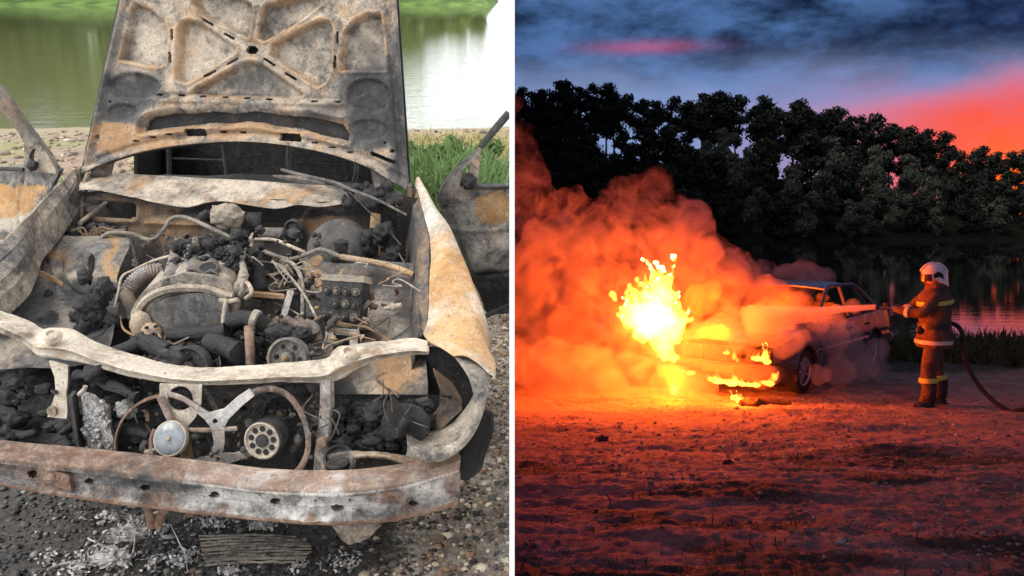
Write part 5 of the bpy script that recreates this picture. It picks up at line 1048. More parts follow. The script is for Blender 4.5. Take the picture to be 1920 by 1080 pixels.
# upright, lamp bucket, right corner
mb = MB(); rows = [[B(x0, y, .19), B(x0 + 6, y, .175), B(x0 + 20, y, .175), B(x0 + 27, y, .19)] for x0, y in ((598, 716), (600, 760), (596, 810), (590, 850), (588, 900))]; mb.sheet(rows, -.004); mb.jitter(.004, 18, 3); put(mb, 'upright', (.45, .55, .1), m_brown)
mb = MB(); mb.lathe(B(604, 828, .165), fr, [(.014, -.01), (.014, .008), (.006, .01), (0, .01)], 12); put(mb, 'upright_bolt', (.6, .6, 0))
mb = MB()
for k in range(70): x, y = random.uniform(622, 805), random.uniform(758, 852); mb.lump(B(x, y, .20 + .05 * random.random()), Vector((.03, .02, .022)) * random.uniform(.35, 1.25), 3, .7, 2.8, k)
put(mb, 'melted_headlamp', lambda v: (.0, .10 + .5 * max(0, mnoise.noise(v * 11)), .92))
mb = MB(); mb.plate([B(x, y, .17) for x, y in [(760 + 47 * math.cos(a), 800 + 40 * math.sin(a)) for a in np.linspace(PI * .92, PI * 2.05, 18)] + [(790, 830), (765, 815), (740, 822)]], [], FY * .01); mb.jitter(.003, 20, 1); put(mb, 'lamp_reflector', (0, .12, .85))
mb = MB(); mb.tube([B(752, 812, .16), B(757, 795, .15), B(765, 785, .15)], .013, 8, 3); put(mb, 'lamp_socket', (0, .1, 1))
mb = MB(); mb.sheet([[B(812, 690, .42), B(848, 720, .42)], [B(825, 730, .36), B(866, 752, .36)], [B(822, 762, .30), B(866, 770, .30)], [B(806, 782, .26), B(850, 786, .26)], [B(812, 808, .24), B(820, 812, .24)]], .004); mb.jitter(.006, 12, 4); put(mb, 'inner_arch', (.55, .15, .4))
mb = MB(); mb.sheet([[B(x, y, .5) for x in (790, 820, 860, 905)] for y in (650, 720, 790, 850)], .004); put(mb, 'wheel_liner', (.2, 0, .95))
mb = MB(); mb.sheet([[B(x, y, .34) for x in (610, 700, 800, 850)] for y in (740, 800, 880, 930)], .004); mb.jitter(.01, 9, 4); put(mb, 'corner_panel', (.2, .1, .85))
vh = [(667, 860), (690, 857), (722, 860), (752, 868), (780, 880), (799, 893), (775, 905), (740, 912), (700, 910), (668, 905)]
relief('valance', [(598, 912), (650, 912), (700, 918), (760, 916), (820, 900), (862, 885)], [(604, 856), (650, 850), (700, 848), (760, 856), (820, 862), (864, 858)], 130, 34, lambda a, b_, v: .10 + .10 * (np.clip(a - 700, 0, 999) / 160) ** 2 + .03 * v, lambda a, b_, v: .008 * np.exp(-((sdf(a, b_, vh) - 6) / 5) ** 2) + crumple(a, b_, .005, 30, 4), [vh], lambda a, b_, v: spots(a, b_, (.55, .40, .1), [(640, 880, 40, 40, (-.1, -.2, .5)), (830, 875, 30, 16, (.2, -.1, .1)), (700, 910, 60, 8, (0, .6, 0)), (780, 870, 30, 10, (.1, .2, 0))]), None, tuple(FY * .01))
mb = MB(); mb.lathe(B(633, 856, .13), (up + fr * .5).normalized(), [(.036, -.06), (.038, 0), (.030, .004), (.026, -.006), (0, -.008)], 24); put(mb, 'washer_cap', (0, .12, .85))
mb = MB(); mb.tube([B(690, 880, .22), B(740, 895, .2), B(780, 908, .2)], .010, 6); put(mb, 'valance_rod', (.8, .2, .3))
# loose wires hanging in the front
for k in range(16):
    x0, y0 = random.choice([(random.uniform(600, 640), random.uniform(740, 830)), (random.uniform(700, 780), random.uniform(690, 760)), (random.uniform(250, 300), random.uniform(700, 800)), (random.uniform(480, 600), random.uniform(720, 800))]); hose([(x0, y0, .17), (x0 + random.uniform(-22, 22), y0 + random.uniform(10, 30), .16), (x0 + random.uniform(-30, 30), y0 + random.uniform(30, 60), .16)], .0018, (.5, .25, .5), 'wire', 4)

# charred heap in the left front corner
for grp in range(4):
    mb = MB()
    for k in range(8):
        x, y = random.uniform(-20, 225), random.uniform(690, 850)
        if 90 < x < 135 and y < 790: continue
        mb.lump(B(x, y, .17 + .16 * (850 - y) / 160), Vector((.035, .025, .024)) * random.uniform(.3, 1.2), 3, .5, 2.2, k + grp * 20)
    props(put(mb, 'charred_heap', (0, .1, .9)), kind='stuff')
for k in range(9):
    x, y = random.uniform(0, 220), random.uniform(680, 820); hose([(x, y, .2), (x + random.uniform(-25, 40), y + random.uniform(-12, 25), .19), (x + random.uniform(-30, 70), y + random.uniform(0, 50), .17)], random.uniform(.005, .014), (.1, random.choice([.1, .35]), .75), 'hose_remains', 8)

# ---------------------------------------------------------------- burnt remains on the ground in front
def zs(u_, v_): return float(zat(np.array([u_]), np.array([v_]))[0][0])
def gnd(px, py, dz=0.0):
    g = G(px, py, 0.0); g.z = zs(g.x, g.y) + dz; return g
m_ash = simple('pale_ash', (.50, .48, .46), .95, 0, .35, 60, .004); m_charcoal = simple('charcoal', (.03, .03, .032), .8, 0, .6, 40, .006)
strips = [([(150, 1060), (185, 1020), (215, 990), (232, 965)], .007, 'long pale ash strip lying below the left bumper'), ([(200, 1070), (235, 1035), (262, 1000)], .006, 'forked pale ash strip beside the long one'), ([(165, 1016), (195, 1030), (230, 1042)], .005, 'thin curved ash strip left of the ash heap'), ([(230, 1075), (250, 1040), (255, 1010), (262, 990)], .005, 'ash strip leaning on the ash heap'), ([(320, 990), (345, 1040), (352, 1075)], .004, 'thin ash strip right of the ash heap'), ([(90, 1075), (130, 1062), (180, 1066)], .005, 'short ash strip at the lower left')]
for pts, r, lab in strips:
    q = [gnd(x, y, .012) for x, y in pts]; mb = MB(); mb.tube(q, [r * .6] + [r] * (len(q) - 2) + [r * .5], 6, 4, sq=.5); mb.jitter(.004, 40, r * 999); o = mb.build('ash_strip', m_ash, None, None, True, q[0], True); props(o, lab, 'debris', 'ash strips below the bumper')
heap = [(238, 1000, .05, 'pale ash heap below the tow hooks'), (205, 1045, .04, 'grey ash heap at the bottom of the burnt ground'), (490, 985, .022, 'small melted aluminium lump under the bumper middle'), (22, 1050, .03, 'dark cinder lump at the lower left corner')]
for x, y, s_, lab in heap:
    q = gnd(x, y, .0); mb = MB(); mb.lump(q, (s_ * 1.3, s_, s_ * .42), 4, .5, 3.4, x); props(mb.build('ash_heap', m_charcoal if x < 50 else m_ash, None, None, True, q, True), lab, 'debris')
# scattered ash flakes and cinders: uncountable
n = 2600; uu = rng.normal(-1.0, .55, n); v0 = rng.uniform(2.3, 2.95, n); keep = (uu < -.1) & (uu > -2.2); uu, v0 = uu[keep], v0[keep]; n = len(uu); zz0, cc = zat(uu, v0)
ac = np.where(rng.uniform(0, 1, n)[:, None] < np.clip(np.exp(-((uu + 1.1) / .35) ** 2), .12, .8)[:, None] * .6, np.array([(.26, .255, .25)]), np.array([(.025, .025, .027)])) * rng.uniform(.4, 1.3, (n, 1))
pebbles(n, np.stack([uu, v0, zz0 + .004], 1), np.clip(rng.lognormal(math.log(.007), .5, n), .003, .022), lambda q: ac, 'ash_flakes', m_peb, True, 1, .22)
fl = [(gnd(x, y).x, gnd(x, y).y, .012, random.uniform(.03, .08), random.uniform(.03, .06), .012) for x, y in ((180, 1040), (215, 1010), (250, 985), (235, 1055), (300, 1000), (290, 1060), (345, 1050), (150, 1070), (400, 985), (495, 990), (90, 1050), (560, 1070), (430, 1075), (205, 975), (640, 1060))]
fm = leafmesh(fl, 1500, .0075, 5, .0); props(add('ash_sheets', fm, m_ash, None, True), kind='stuff')
# collapsed radiator fins lying flat
fb = gnd(470, 1035); core = empty('fallen_radiator_core', fb, 'flattened pale radiator core with thin fins on the burnt ground', 'radiator core', None, True)
for k in range(11):
    f = k / 10; a = gnd(372 + 14 * f, 1008 + 56 * f, .010); b_ = gnd(585 - 30 * (f - .5) ** 2 * 4, 1012 + 46 * f, .012); mid = a.lerp(b_, .5) + Vector((0, .004, .002)); mb = MB(); mb.tube([a, a.lerp(mid, .5) + Vector((0, .003, 0)), mid, b_.lerp(mid, .5), b_], [.0035, .005, .0045, .005, .003], 5, 3, sq=.6); mb.jitter(.004, 30, k * 2.)
    mb.build('fin', m_burn, core, (.25 if k < 5 else .05, .55, .25), True, fb)

# ================================================================== THE BURNING CAR (dusk bank)
CX, CYc, CZ = 4.31, 14.79, -.885; CR = math.atan2(-.77, -.64)
m_paint = simple('silver_paint', (.105, .112, .13), .35, .5, .12, 5, 0, .3); m_plast = simple('dark_plastic', (.03, .03, .032), .6, 0, .3, 20); m_tyre = simple('tyre_rubber', (.018, .018, .02), .85, 0, .3, 30, .004)
m_alloy = simple('alloy', (.5, .5, .52), .35, .8, .15, 12); m_lamp = simple('lamp_glass', (.06, .055, .05), .3, 0, .2, 15); m_scorch = simple('scorched_metal', (.05, .042, .038), .8, .1, .5, 9, .006)
bc = empty('burning_car', (CX, CYc, CZ), 'silver sedan on fire with flames at its front, hosed by the firefighter', 'car', None, False, CR)
def cput(mb, name, mat, parent=None, smooth=True, sharp=35): return mb.build(name, mat, bc if parent is None else parent, None, smooth, None, sharp=sharp)
def topz(x): return float(np.interp(x, [-2.28, -2.2, -1.5, -1.3, .78, 1.4, 1.9, 2.12, 2.16], [.80, .90, .95, .93, .92, .86, .77, .70, .66]))
def halfw(x, z):
    w_ = .855 - .07 * abs((z - .58) / .4) ** 2.2; end = max(0, (x - 1.55) / .62) ** 2.4 * .17 + max(0, (-x - 1.75) / .55) ** 2.4 * .12; return w_ - end
xs = np.linspace(-2.26, 2.14, 150)
for s_ in (1, -1):
    mb = MB(); rows = []
    for k in range(22):
        f = k / 21; rows.append([Vector((x, s_ * halfw(x, .22 + (topz(x) - .22) * f) - s_ * (.012 if abs(f - .52) < .03 else 0), .22 + (topz(x) - .22) * f)) for x in xs])
    n_ = len(xs); V = [v for r in rows for v in r]; F = []
    for i in range(21):
        for j in range(n_ - 1):
            c_ = (V[i * n_ + j] + V[(i + 1) * n_ + j + 1]) * .5
            if min(math.hypot(c_.x - 1.35, c_.z - .32), math.hypot(c_.x + 1.34, c_.z - .32)) < .365: continue
            q = [i * n_ + j, i * n_ + j + 1, (i + 1) * n_ + j + 1, (i + 1) * n_ + j]; F.append(q if s_ < 0 else q[::-1])
    mb.raw(V, F); cput(mb, 'body_side', m_paint)
    for ax_ in (1.35, -1.34):
        mb = MB(); mb.tube([Vector((ax_ + .37 * math.cos(a), s_ * (halfw(ax_, .5) - .004), .32 + .37 * math.sin(a))) for a in np.linspace(-.25, PI + .25, 24)], .016, 6); cput(mb, 'wheel_arch', m_paint)
        mb = MB(); mb.sheet([[Vector((ax_ + .37 * math.cos(a), s_ * y, .32 + .37 * math.sin(a))) for a in np.linspace(-.3, PI + .3, 20)] for y in (.82, .5)], .004); cput(mb, 'wheel_well', m_plast)
        wh = MB(); o = Vector((ax_, s_ * .73, .315)); wh.lathe(o, Vector((0, s_, 0)), [(.20, -.09), (.285, -.095), (.312, -.075), (.316, -.03), (.316, .03), (.312, .075), (.285, .095), (.205, .088), (.20, .07)], 40)
        w_o = cput(wh, 'wheel', m_tyre, None, True, 50); rm = MB(); rm.lathe(o, Vector((0, s_, 0)), [(.203, .07), (.203, .085), (.185, .08), (.17, .03), (.06, .035), (.05, .055), (0, .057)], 32); rim_o = cput(rm, 'rim', m_alloy, w_o)
        for k in range(7):
            a = 2 * PI * k / 7; sp_ = MB(); d_ = Vector((math.cos(a), 0, math.sin(a))); sp_.box(o + Vector((0, s_ * .062, 0)) + d_ * .115, d_ * .075, Vector((0, .012, 0)), d_.cross(Vector((0, 1, 0))) * .016); cput(sp_, 'spoke', m_alloy, w_o)
    # doors: seams, handle, mirror, window frames
    for xd in (.72, -.38, -1.15):
        mb = MB(); mb.tube([Vector((xd + (.05 if xd > 0 else 0), s_ * (halfw(xd, .3) + .001), .3)), Vector((xd, s_ * (halfw(xd, .58) + .001), .58)), Vector((xd, s_ * (halfw(xd, .9) + .001), .9))], .004, 5, 3); cput(mb, 'door_seam', m_plast)
    for xd in (-.22, -1.0):
        mb = MB(); mb.box((xd, s_ * (halfw(xd, .78) + .012), .78), (.07, 0, 0), (0, .012, 0), (0, 0, .014)); cput(mb, 'door_handle', m_plast)
    mb = MB(); mb.tube([Vector((x, s_ * (halfw(x, .55) + .006), .55)) for x in np.linspace(.95, -.95, 8)], .013, 6); cput(mb, 'side_moulding', m_plast)
    mb = MB(); mb.lump((.52, s_ * .93, 1.0), (.05, .09, .06), 3, .08, 1.5, 3); mb.tube([(.55, s_ * .80, .95), (.53, s_ * .90, .98)], .018, 6); cput(mb, 'mirror', m_plast)
    ap = [Vector((.80, s_ * .745, .92)), Vector((.45, s_ * .67, 1.17)), Vector((.05, s_ * .585, 1.375)), Vector((-.2, s_ * .575, 1.40))]; mb = MB(); mb.tube(ap, [.036, .032, .030, .03], 8, 5); cput(mb, 'windscreen_pillar', m_paint)
    mb = MB(); mb.tube([Vector((-.40, s_ * .765, .92)), Vector((-.42, s_ * .59, 1.39))], .03, 8); cput(mb, 'door_pillar', m_paint)
    mb = MB(); mb.tube([Vector((-.2, s_ * .575, 1.40)), Vector((-.8, s_ * .57, 1.39)), Vector((-1.12, s_ * .58, 1.34)), Vector((-1.45, s_ * .66, 1.12)), Vector((-1.62, s_ * .72, .95))], [.03, .03, .04, .055, .06], 8, 5); cput(mb, 'rear_pillar', m_paint)
    mb = MB(); mb.tube([Vector((.8, s_ * .775, .925)), Vector((-1.6, s_ * .765, .945))], .02, 6); cput(mb, 'belt_line', m_plast)
mb = MB(); mb.sheet([[Vector((x, y * (.575 + .02 * (x + .5)), 1.385 + .035 * (1 - y * y) - .05 * (abs(x + .5) / .65) ** 3)) for y in np.linspace(-1, 1, 13)] for x in np.linspace(.08, -1.14, 13)], -.02); cput(mb, 'roof', m_paint)
mb = MB(); mb.sheet([[Vector((x, y * (halfw(x, topz(x)) - .01), topz(x) + .035 * (1 - y * y) + .012 * (abs(abs(y) - .45) < .08))) for y in np.linspace(-1, 1, 25)] for x in np.linspace(2.10, .80, 26)], -.015); cput(mb, 'hood', m_paint)
mb = MB(); mb.sheet([[Vector((x, y * (halfw(x, topz(x)) - .01), topz(x) + .03 * (1 - y * y))) for y in np.linspace(-1, 1, 13)] for x in np.linspace(-1.55, -2.24, 9)], .015); cput(mb, 'boot_lid', m_paint)
mb = MB(); mb.sheet([[Vector((-2.25 - .03 * math.sin(f * PI), y * (halfw(-2.25, .5)), .25 + .6 * f)) for y in np.linspace(-1, 1, 9)] for f in np.linspace(0, 1, 8)], .02); cput(mb, 'tail_panel', m_paint)
for s_ in (1, -1):
    mb = MB(); mb.box((-2.27, s_ * .55, .72), (.03, 0, 0), (0, .15, 0), (0, 0, .075)); cput(mb, 'tail_lamp', simple('red_lens', (.35, .02, .02), .25, 0, .2, 15))
mb = MB(); mb.tube([Vector((-2.10, .80, .45)), Vector((-2.30, .70, .45)), Vector((-2.36, .3, .45)), Vector((-2.36, -.3, .45)), Vector((-2.30, -.70, .45)), Vector((-2.10, -.80, .45))], .085, 8, 4); cput(mb, 'rear_bumper', m_paint)
# nose
mb = MB(); mb.sheet([[Vector((2.10 + .05 * (1 - y * y) - .12 * max(0, abs(y) - .8) , y * .70, z)) for y in np.linspace(-1, 1, 17)] for z in (.46, .54, .62, .68)], .02); cput(mb, 'nose_panel', m_scorch)
gr = MB(); gr.box((2.165, 0, .585), (.012, 0, 0), (0, .26, 0), (0, 0, .095)); g_o = cput(gr, 'grille', m_plast)
for z in np.linspace(.51, .66, 6): mb = MB(); mb.box((2.182, 0, z), (.006, 0, 0), (0, .245, 0), (0, 0, .005)); cput(mb, 'grille_slat', m_scorch, g_o)
mb = MB(); mb.tube([Vector((2.18, y, z)) for y, z in ((-.27, .49), (-.27, .68), (.27, .68), (.27, .49), (-.27, .49))], .014, 6); cput(mb, 'grille_frame', m_scorch, g_o)
for s_ in (1, -1):
    hl = MB(); hl.box((2.12, s_ * .50, .585), (.04, -s_ * .0, 0), (-s_ * .012, .17, 0), (0, 0, .085)); h_o = cput(hl, 'headlight', m_lamp); mb = MB(); mb.lathe((2.165, s_ * .48, .585), (1, 0, 0), [(.07, 0), (.06, .008), (.0, .012)], 16); cput(mb, 'lens', m_lamp, h_o)
mb = MB(); prof = [Vector((1.78, .835, .40)), Vector((2.05, .76, .40)), Vector((2.20, .55, .40)), Vector((2.26, .2, .40)), Vector((2.26, -.2, .40)), Vector((2.20, -.55, .40)), Vector((2.05, -.76, .40)), Vector((1.78, -.835, .40))]
mb.tube(prof, .085, 10, 5); cput(mb, 'front_bumper', m_scorch)
mb = MB(); mb.box((2.345, 0, .40), (.006, 0, 0), (0, .24, 0), (0, 0, .05)); cput(mb, 'number_plate', simple('plate_scorched', (.10, .09, .085), .5, 0, .2, 20))
mb = MB(); mb.sheet([[Vector((2.12, y, .22)) for y in (-.7, 0, .7)], [Vector((2.22, y, .33)) for y in (-.7, 0, .7)]], .01); cput(mb, 'front_apron', m_scorch)
# burnt cabin
mb = MB(); mb.box((-.2, 0, .24), (1.7, 0, 0), (0, .74, 0), (0, 0, .02)); cput(mb, 'floor_pan', m_scorch)
mb = MB(); mb.lump((.62, 0, .84), (.18, .66, .10), 3, .15, 2, 3); cput(mb, 'dashboard', m_scorch)
for s_ in (1, -1):
    mb = MB(); mb.box((-.28, s_ * .36, .82), (.05, 0, .0), (0, .21, 0), (-.06, 0, .32)); mb.box((-.02, s_ * .36, .46), (.25, 0, .02), (0, .21, 0), (0, 0, .06)); cput(mb, 'front_seat', m_scorch)
    mb = MB(); mb.lump((-.36, s_ * .36, 1.20), (.05, .12, .08), 2, .05, 2, 3); cput(mb, 'headrest', m_scorch)

# ================================================================== FIREFIGHTER
FXP, FYP = (1757 - 960) / FPX * 12.15, 12.15; FZ = float(zr(FXP, FYP)[0]); FH = math.radians(172)      # heading: to the left, slightly away
ff = empty('person', (FXP, FYP, FZ), 'firefighter in dark and orange turnout gear with white helmet aiming the hose', 'person', None, False, FH)
m_suit, t, p, _ = material('turnout_cloth'); oc = ocoord(t); n1 = t.noise(oc, 5, 4, .6); n2 = t.noise(oc, 60, 3)
t.link(t.mix(t.ss(n1, .35, .65), (.075, .048, .034), (.13, .083, .052)), p.inputs['Base Color']); p.inputs['Roughness'].default_value = .85; bumpto(t, p, t.math('ADD', n1, t.math('ADD', t.math('MULTIPLY', n2, .12), t.math('MULTIPLY', t.noise(t.mapping(oc, (1, 1, 2.2)), 13, 3, .55, .6), .6))), 1.0, .05)
m_skin = simple('skin', (.45, .27, .19), .5, 0, .15, 12); m_glove = simple('glove_leather', (.09, .07, .055), .8, 0, .3, 30, .003); m_boot = simple('boot_rubber', (.015, .015, .016), .5, 0, .3, 15)
m_helm = simple('helmet_shell', (.72, .72, .72), .22, .0, .08, 6, 0, .5); m_visor = simple('visor', (.03, .03, .035), .1, .3, .2, 6); m_lime = simple('reflective_lime', (.50, .68, .12), .4, 0, .15, 30); m_band = simple('reflective_band', (.62, .60, .55), .35, 0, .15, 40)
# x forward, y left, z up; feet apart, weight on the front leg, both arms forward
NZ = Vector((.60, -.02, 1.255))                       # nozzle grip
J = dict(pel=(0, 0, .98), wst=(.0, 0, 1.10), chs=(.01, 0, 1.30), nk=(.02, 0, 1.50), hd=(.045, 0, 1.60), tp=(.05, 0, 1.72),
         lsh=(.03, .20, 1.43), lel=(.22, .27, 1.20), lwr=(.46, .08, 1.235), lhn=(.53, .045, 1.245), rsh=(.03, -.20, 1.43), rel=(.20, -.30, 1.22), rwr=(.34, -.12, 1.20), rhn=(.41, -.085, 1.215),
         lhp=(0, .11, .93), lkn=(.10, .14, .52), lan=(.08, .15, .12), ltoe=(.20, .16, .05), rhp=(0, -.11, .93), rkn=(-.06, -.13, .52), ran=(-.14, -.14, .12), rtoe=(-.02, -.16, .05))
RAD = dict(pel=.165, wst=.155, chs=.175, nk=.068, hd=.088, tp=.075, lsh=.095, lel=.072, lwr=.055, lhn=.040, rsh=.095, rel=.072, rwr=.055, rhn=.040, lhp=.125, lkn=.108, lan=.098, ltoe=.05, rhp=.125, rkn=.108, ran=.098, rtoe=.05)
names = list(J); ed = [('pel', 'wst'), ('wst', 'chs'), ('chs', 'nk'), ('nk', 'hd'), ('hd', 'tp'), ('chs', 'lsh'), ('lsh', 'lel'), ('lel', 'lwr'), ('lwr', 'lhn'), ('chs', 'rsh'), ('rsh', 'rel'), ('rel', 'rwr'), ('rwr', 'rhn'), ('pel', 'lhp'), ('lhp', 'lkn'), ('lkn', 'lan'), ('lan', 'ltoe'), ('pel', 'rhp'), ('rhp', 'rkn'), ('rkn', 'ran'), ('ran', 'rtoe')]
me = bpy.data.meshes.new('body'); me.from_pydata([J[k] for k in names], [(names.index(a), names.index(b_)) for a, b_ in ed], [])
tmp = bpy.data.objects.new('body_tmp', me); C.objects.link(tmp); sk = tmp.modifiers.new('skin', 'SKIN'); sk.branch_smoothing = .4
if not me.skin_vertices: me.skin_vertices.new() if hasattr(me.skin_vertices, 'new') else None
for i, k in enumerate(names):
    sv = me.skin_vertices[0].data[i]; r_k = RAD[k]; sv.radius = (r_k, r_k); sv.use_root = (k == 'pel')
tmp.modifiers.new('sub', 'SUBSURF').levels = 2; tmp.modifiers['sub'].render_levels = 2
bpy.context.view_layer.update(); dg = bpy.context.evaluated_depsgraph_get(); bm_ = bpy.data.meshes.new_from_object(tmp.evaluated_get(dg)); bpy.data.objects.remove(tmp)
for v in bm_.vertices:
    if v.co.z < 1.47: v.co += Vector(mnoise.noise_vector(v.co * 9)) * .012
bm_.materials.clear()
for m_ in (m_suit, m_skin, m_glove): bm_.materials.append(m_)
for po in bm_.polygons:
    c_ = po.center; po.use_smooth = True
    po.material_index = 1 if c_.z > 1.50 and abs(c_.y) < .12 and c_.x < .3 else (2 if c_.x > .33 and c_.z > 1.1 and abs(c_.y) < .14 else 0)
add('body', bm_, None, ff)
def fput(mb, name, mat, parent=None, sharp=45): return mb.build(name, mat, ff if parent is None else parent, None, True, None, sharp=sharp)
# jacket with flared hem
def oval(cx, cy_, z, rx, ry, n=28, fold=0.0, ph=0.): return [Vector((cx + rx * math.cos(2 * PI * k / n) * (1 + fold * math.sin(k * 1.9 + ph)), cy_ + ry * math.sin(2 * PI * k / n) * (1 + fold * math.sin(k * 2.3 + ph)), z)) for k in range(n + 1)]
jk = MB(); jk.sheet([oval(.0, 0, .77, .205, .245, 28, .05, 1), oval(.0, 0, .86, .20, .24, 28, .045, 1.3), oval(.0, 0, .98, .185, .222, 28, .035, 1.8), oval(0, 0, 1.08, .178, .21, 28, .02, 2), oval(.005, 0, 1.20, .19, .232, 28, .025, 2.6), oval(.01, 0, 1.32, .195, .245, 28, .02, 3), oval(.015, 0, 1.42, .17, .225, 28, .01), oval(.02, 0, 1.475, .115, .15, 28), oval(.02, 0, 1.52, .092, .10, 28)], -.008)
jk.jitter(.016, 7, 2); jk.jitter(.007, 22, 5); jacket = fput(jk, 'jacket', m_suit)
def band(z, rx, ry, mat, name, h=.025, parent=None, cx=.005, tilt=0):
    mb_ = MB(); mb_.sheet([[q + Vector((0, 0, tilt * q.x)) for q in oval(cx, 0, z - h, rx, ry)], [q + Vector((0, 0, tilt * q.x)) for q in oval(cx, 0, z + h, rx, ry)]], -.004); mb_.jitter(.006, 8, 2); return fput(mb_, name, mat, parent)
band(1.335, .214, .262, m_lime, 'chest_band', .026, jacket, tilt=-.12); band(.835, .222, .262, m_band, 'hem_band', .024, jacket); band(1.035, .200, .236, m_boot, 'belt', .035)
mb = MB(); mb.lump((.20, .10, .98), (.05, .04, .05), 2, .15, 2, 2); fput(mb, 'belt_pouch', m_boot)
def limb_band(a, b_, f, r, mat, name, hw=.03):
    a, b_ = Vector(a), Vector(b_); d_ = (b_ - a).normalized(); o = a.lerp(b_, f); mb_ = MB(); mb_.lathe(o, d_, [(r, -hw), (r + .004, -hw), (r + .004, hw), (r, hw)], 20); return fput(mb_, name, mat)
limb_band(J['lkn'], J['lan'], .42, .112, m_lime, 'trouser_band'); limb_band(J['rkn'], J['ran'], .42, .112, m_lime, 'trouser_band'); limb_band(J['lel'], J['lwr'], .62, .071, m_band, 'sleeve_band', .022); limb_band(J['rel'], J['rwr'], .62, .071, m_band, 'sleeve_band', .022)
for s_, an, to in ((1, 'lan', 'ltoe'), (-1, 'ran', 'rtoe')):
    a, b_ = Vector(J[an]), Vector(J[to]); mb = MB(); mb.tube([a + Vector((0, 0, .20)), a + Vector((0, 0, .05)), a + Vector((0, 0, -.03))], [.092, .088, .085], 12, 3)
    rows = []
    for f, wd, h in ((-.55, .045, .06), (-.35, .056, .10), (.2, .058, .13), (.7, .060, .10), (1.1, .058, .075), (1.35, .040, .05)):
        c_ = a + (b_ - a) * f; rows.append([Vector((c_.x, c_.y + wd * math.cos(g), max(.004, .004 + h * math.sin(g)))) for g in np.linspace(0, PI, 9)] )
    mb.sheet(rows, .006); mb.box((a + (b_ - a) * .4).x * Vector((1, 0, 0)) + Vector((0, (a + (b_ - a) * .4).y, .010)), (.135, 0, 0), (0, .052, 0), (0, 0, .010)); fput(mb, 'boot', m_boot)
# hands: five fingers closed on the nozzle and hose
def hand(c0, axis, sgn):
    c0 = Vector(c0); axis = Vector(axis).normalized(); sd_ = axis.cross(Vector((0, 0, 1))).normalized() * sgn; upv = sd_.cross(axis) * sgn
    if upv.z < 0: upv = -upv
    mb_ = MB(); mb_.lump(c0 + sd_ * .035, (.045, .024, .034), 2, .08, 2, 2)
    for k, L in enumerate((.030, .034, .032, .026)):
        o = c0 + axis * (.033 - .022 * k) + sd_ * .040; mb_.tube([o + upv * .012, o + upv * .044 - sd_ * .016, o + upv * .046 - sd_ * (.016 + L), o + upv * .012 - sd_ * (.030 + L), o - upv * .012 - sd_ * (.024 + L * .8)], [.0105, .0105, .010, .009, .007], 7, 3)
    o = c0 + axis * .03 + sd_ * .036; mb_.tube([o - upv * .015, o + axis * .022 - upv * .034 - sd_ * .008, o + axis * .034 - upv * .036 - sd_ * .034], [.013, .011, .008], 7, 3); return fput(mb_, 'glove', m_glove)
nz_dir = Vector((1, -.06, .02)).normalized(); hand(NZ - nz_dir * .02, nz_dir, 1); hand(NZ - nz_dir * .16 + Vector((0, -.0, -.012)), nz_dir, -1)
# face and helmet
mb = MB(); mb.lump((.145, 0, 1.615), (.022, .014, .022), 2, .05, 2, 1); fput(mb, 'nose', m_skin)
for s_ in (1, -1):
    mb = MB(); mb.lump((.122, s_ * .034, 1.645), (.010, .014, .009), 2, .02, 2, 1); fput(mb, 'eye', m_plast); mb = MB(); mb.lump((.04, s_ * .098, 1.62), (.018, .010, .028), 2, .05, 2, 1); fput(mb, 'ear', m_skin)
mb = MB(); mb.tube([(.132, -.026, 1.572), (.140, 0, 1.570), (.132, .026, 1.572)], .006, 6, 3); fput(mb, 'mouth', simple('lips', (.30, .12, .10), .5))
hm = MB(); rows = []
for f in np.linspace(0, 1, 13):
    th = f * PI * .5; z = 1.655 + .165 * math.sin(th); k_ = math.cos(th); rows.append([Vector((.03 + (.150 if math.cos(a) > 0 else .165) * k_ * math.cos(a), .128 * k_ * math.sin(a), z)) for a in np.linspace(0, 2 * PI, 33)])
skirt = [Vector((.03 + (.155 if math.cos(a) > 0 else .175) * math.cos(a), .135 * math.sin(a), 1.645 - .085 * max(0, -math.cos(a) + .35))) for a in np.linspace(0, 2 * PI, 33)]
hm.sheet([skirt] + rows, -.006); helmet = fput(hm, 'helmet', m_helm)
mb = MB(); mb.tube([Vector((.03 + .17 * math.cos(a), 0, 1.665 + .165 * math.sin(a))) for a in np.linspace(.35, PI - .3, 16)], .016, 8); fput(mb, 'helmet_crest', m_helm, helmet)
mb = MB(); mb.sheet([[Vector((.035 + .158 * math.cos(a), .138 * math.sin(a), z)) for a in np.linspace(-1.25, 1.25, 18)] for z in (1.60, 1.64, 1.69)], .004); fput(mb, 'visor', m_visor, helmet)
for s_ in (1, -1):
    mb = MB(); mb.plate([Vector((x, s_ * .134, z)) for x, z in ((-.04, 1.70), (.02, 1.73), (.07, 1.69), (.06, 1.64), (.0, 1.66), (-.06, 1.63))], [], Vector((0, s_ * .004, 0))); fput(mb, 'helmet_side_patch', m_visor, helmet)  # thin dark patch on each side of the shell
mb = MB(); mb.sheet([oval(.0, 0, 1.49, .125, .125, 28, .03), oval(.0, 0, 1.57, .115, .118, 28, .03)], -.006); fput(mb, 'neck_guard', m_suit, helmet)
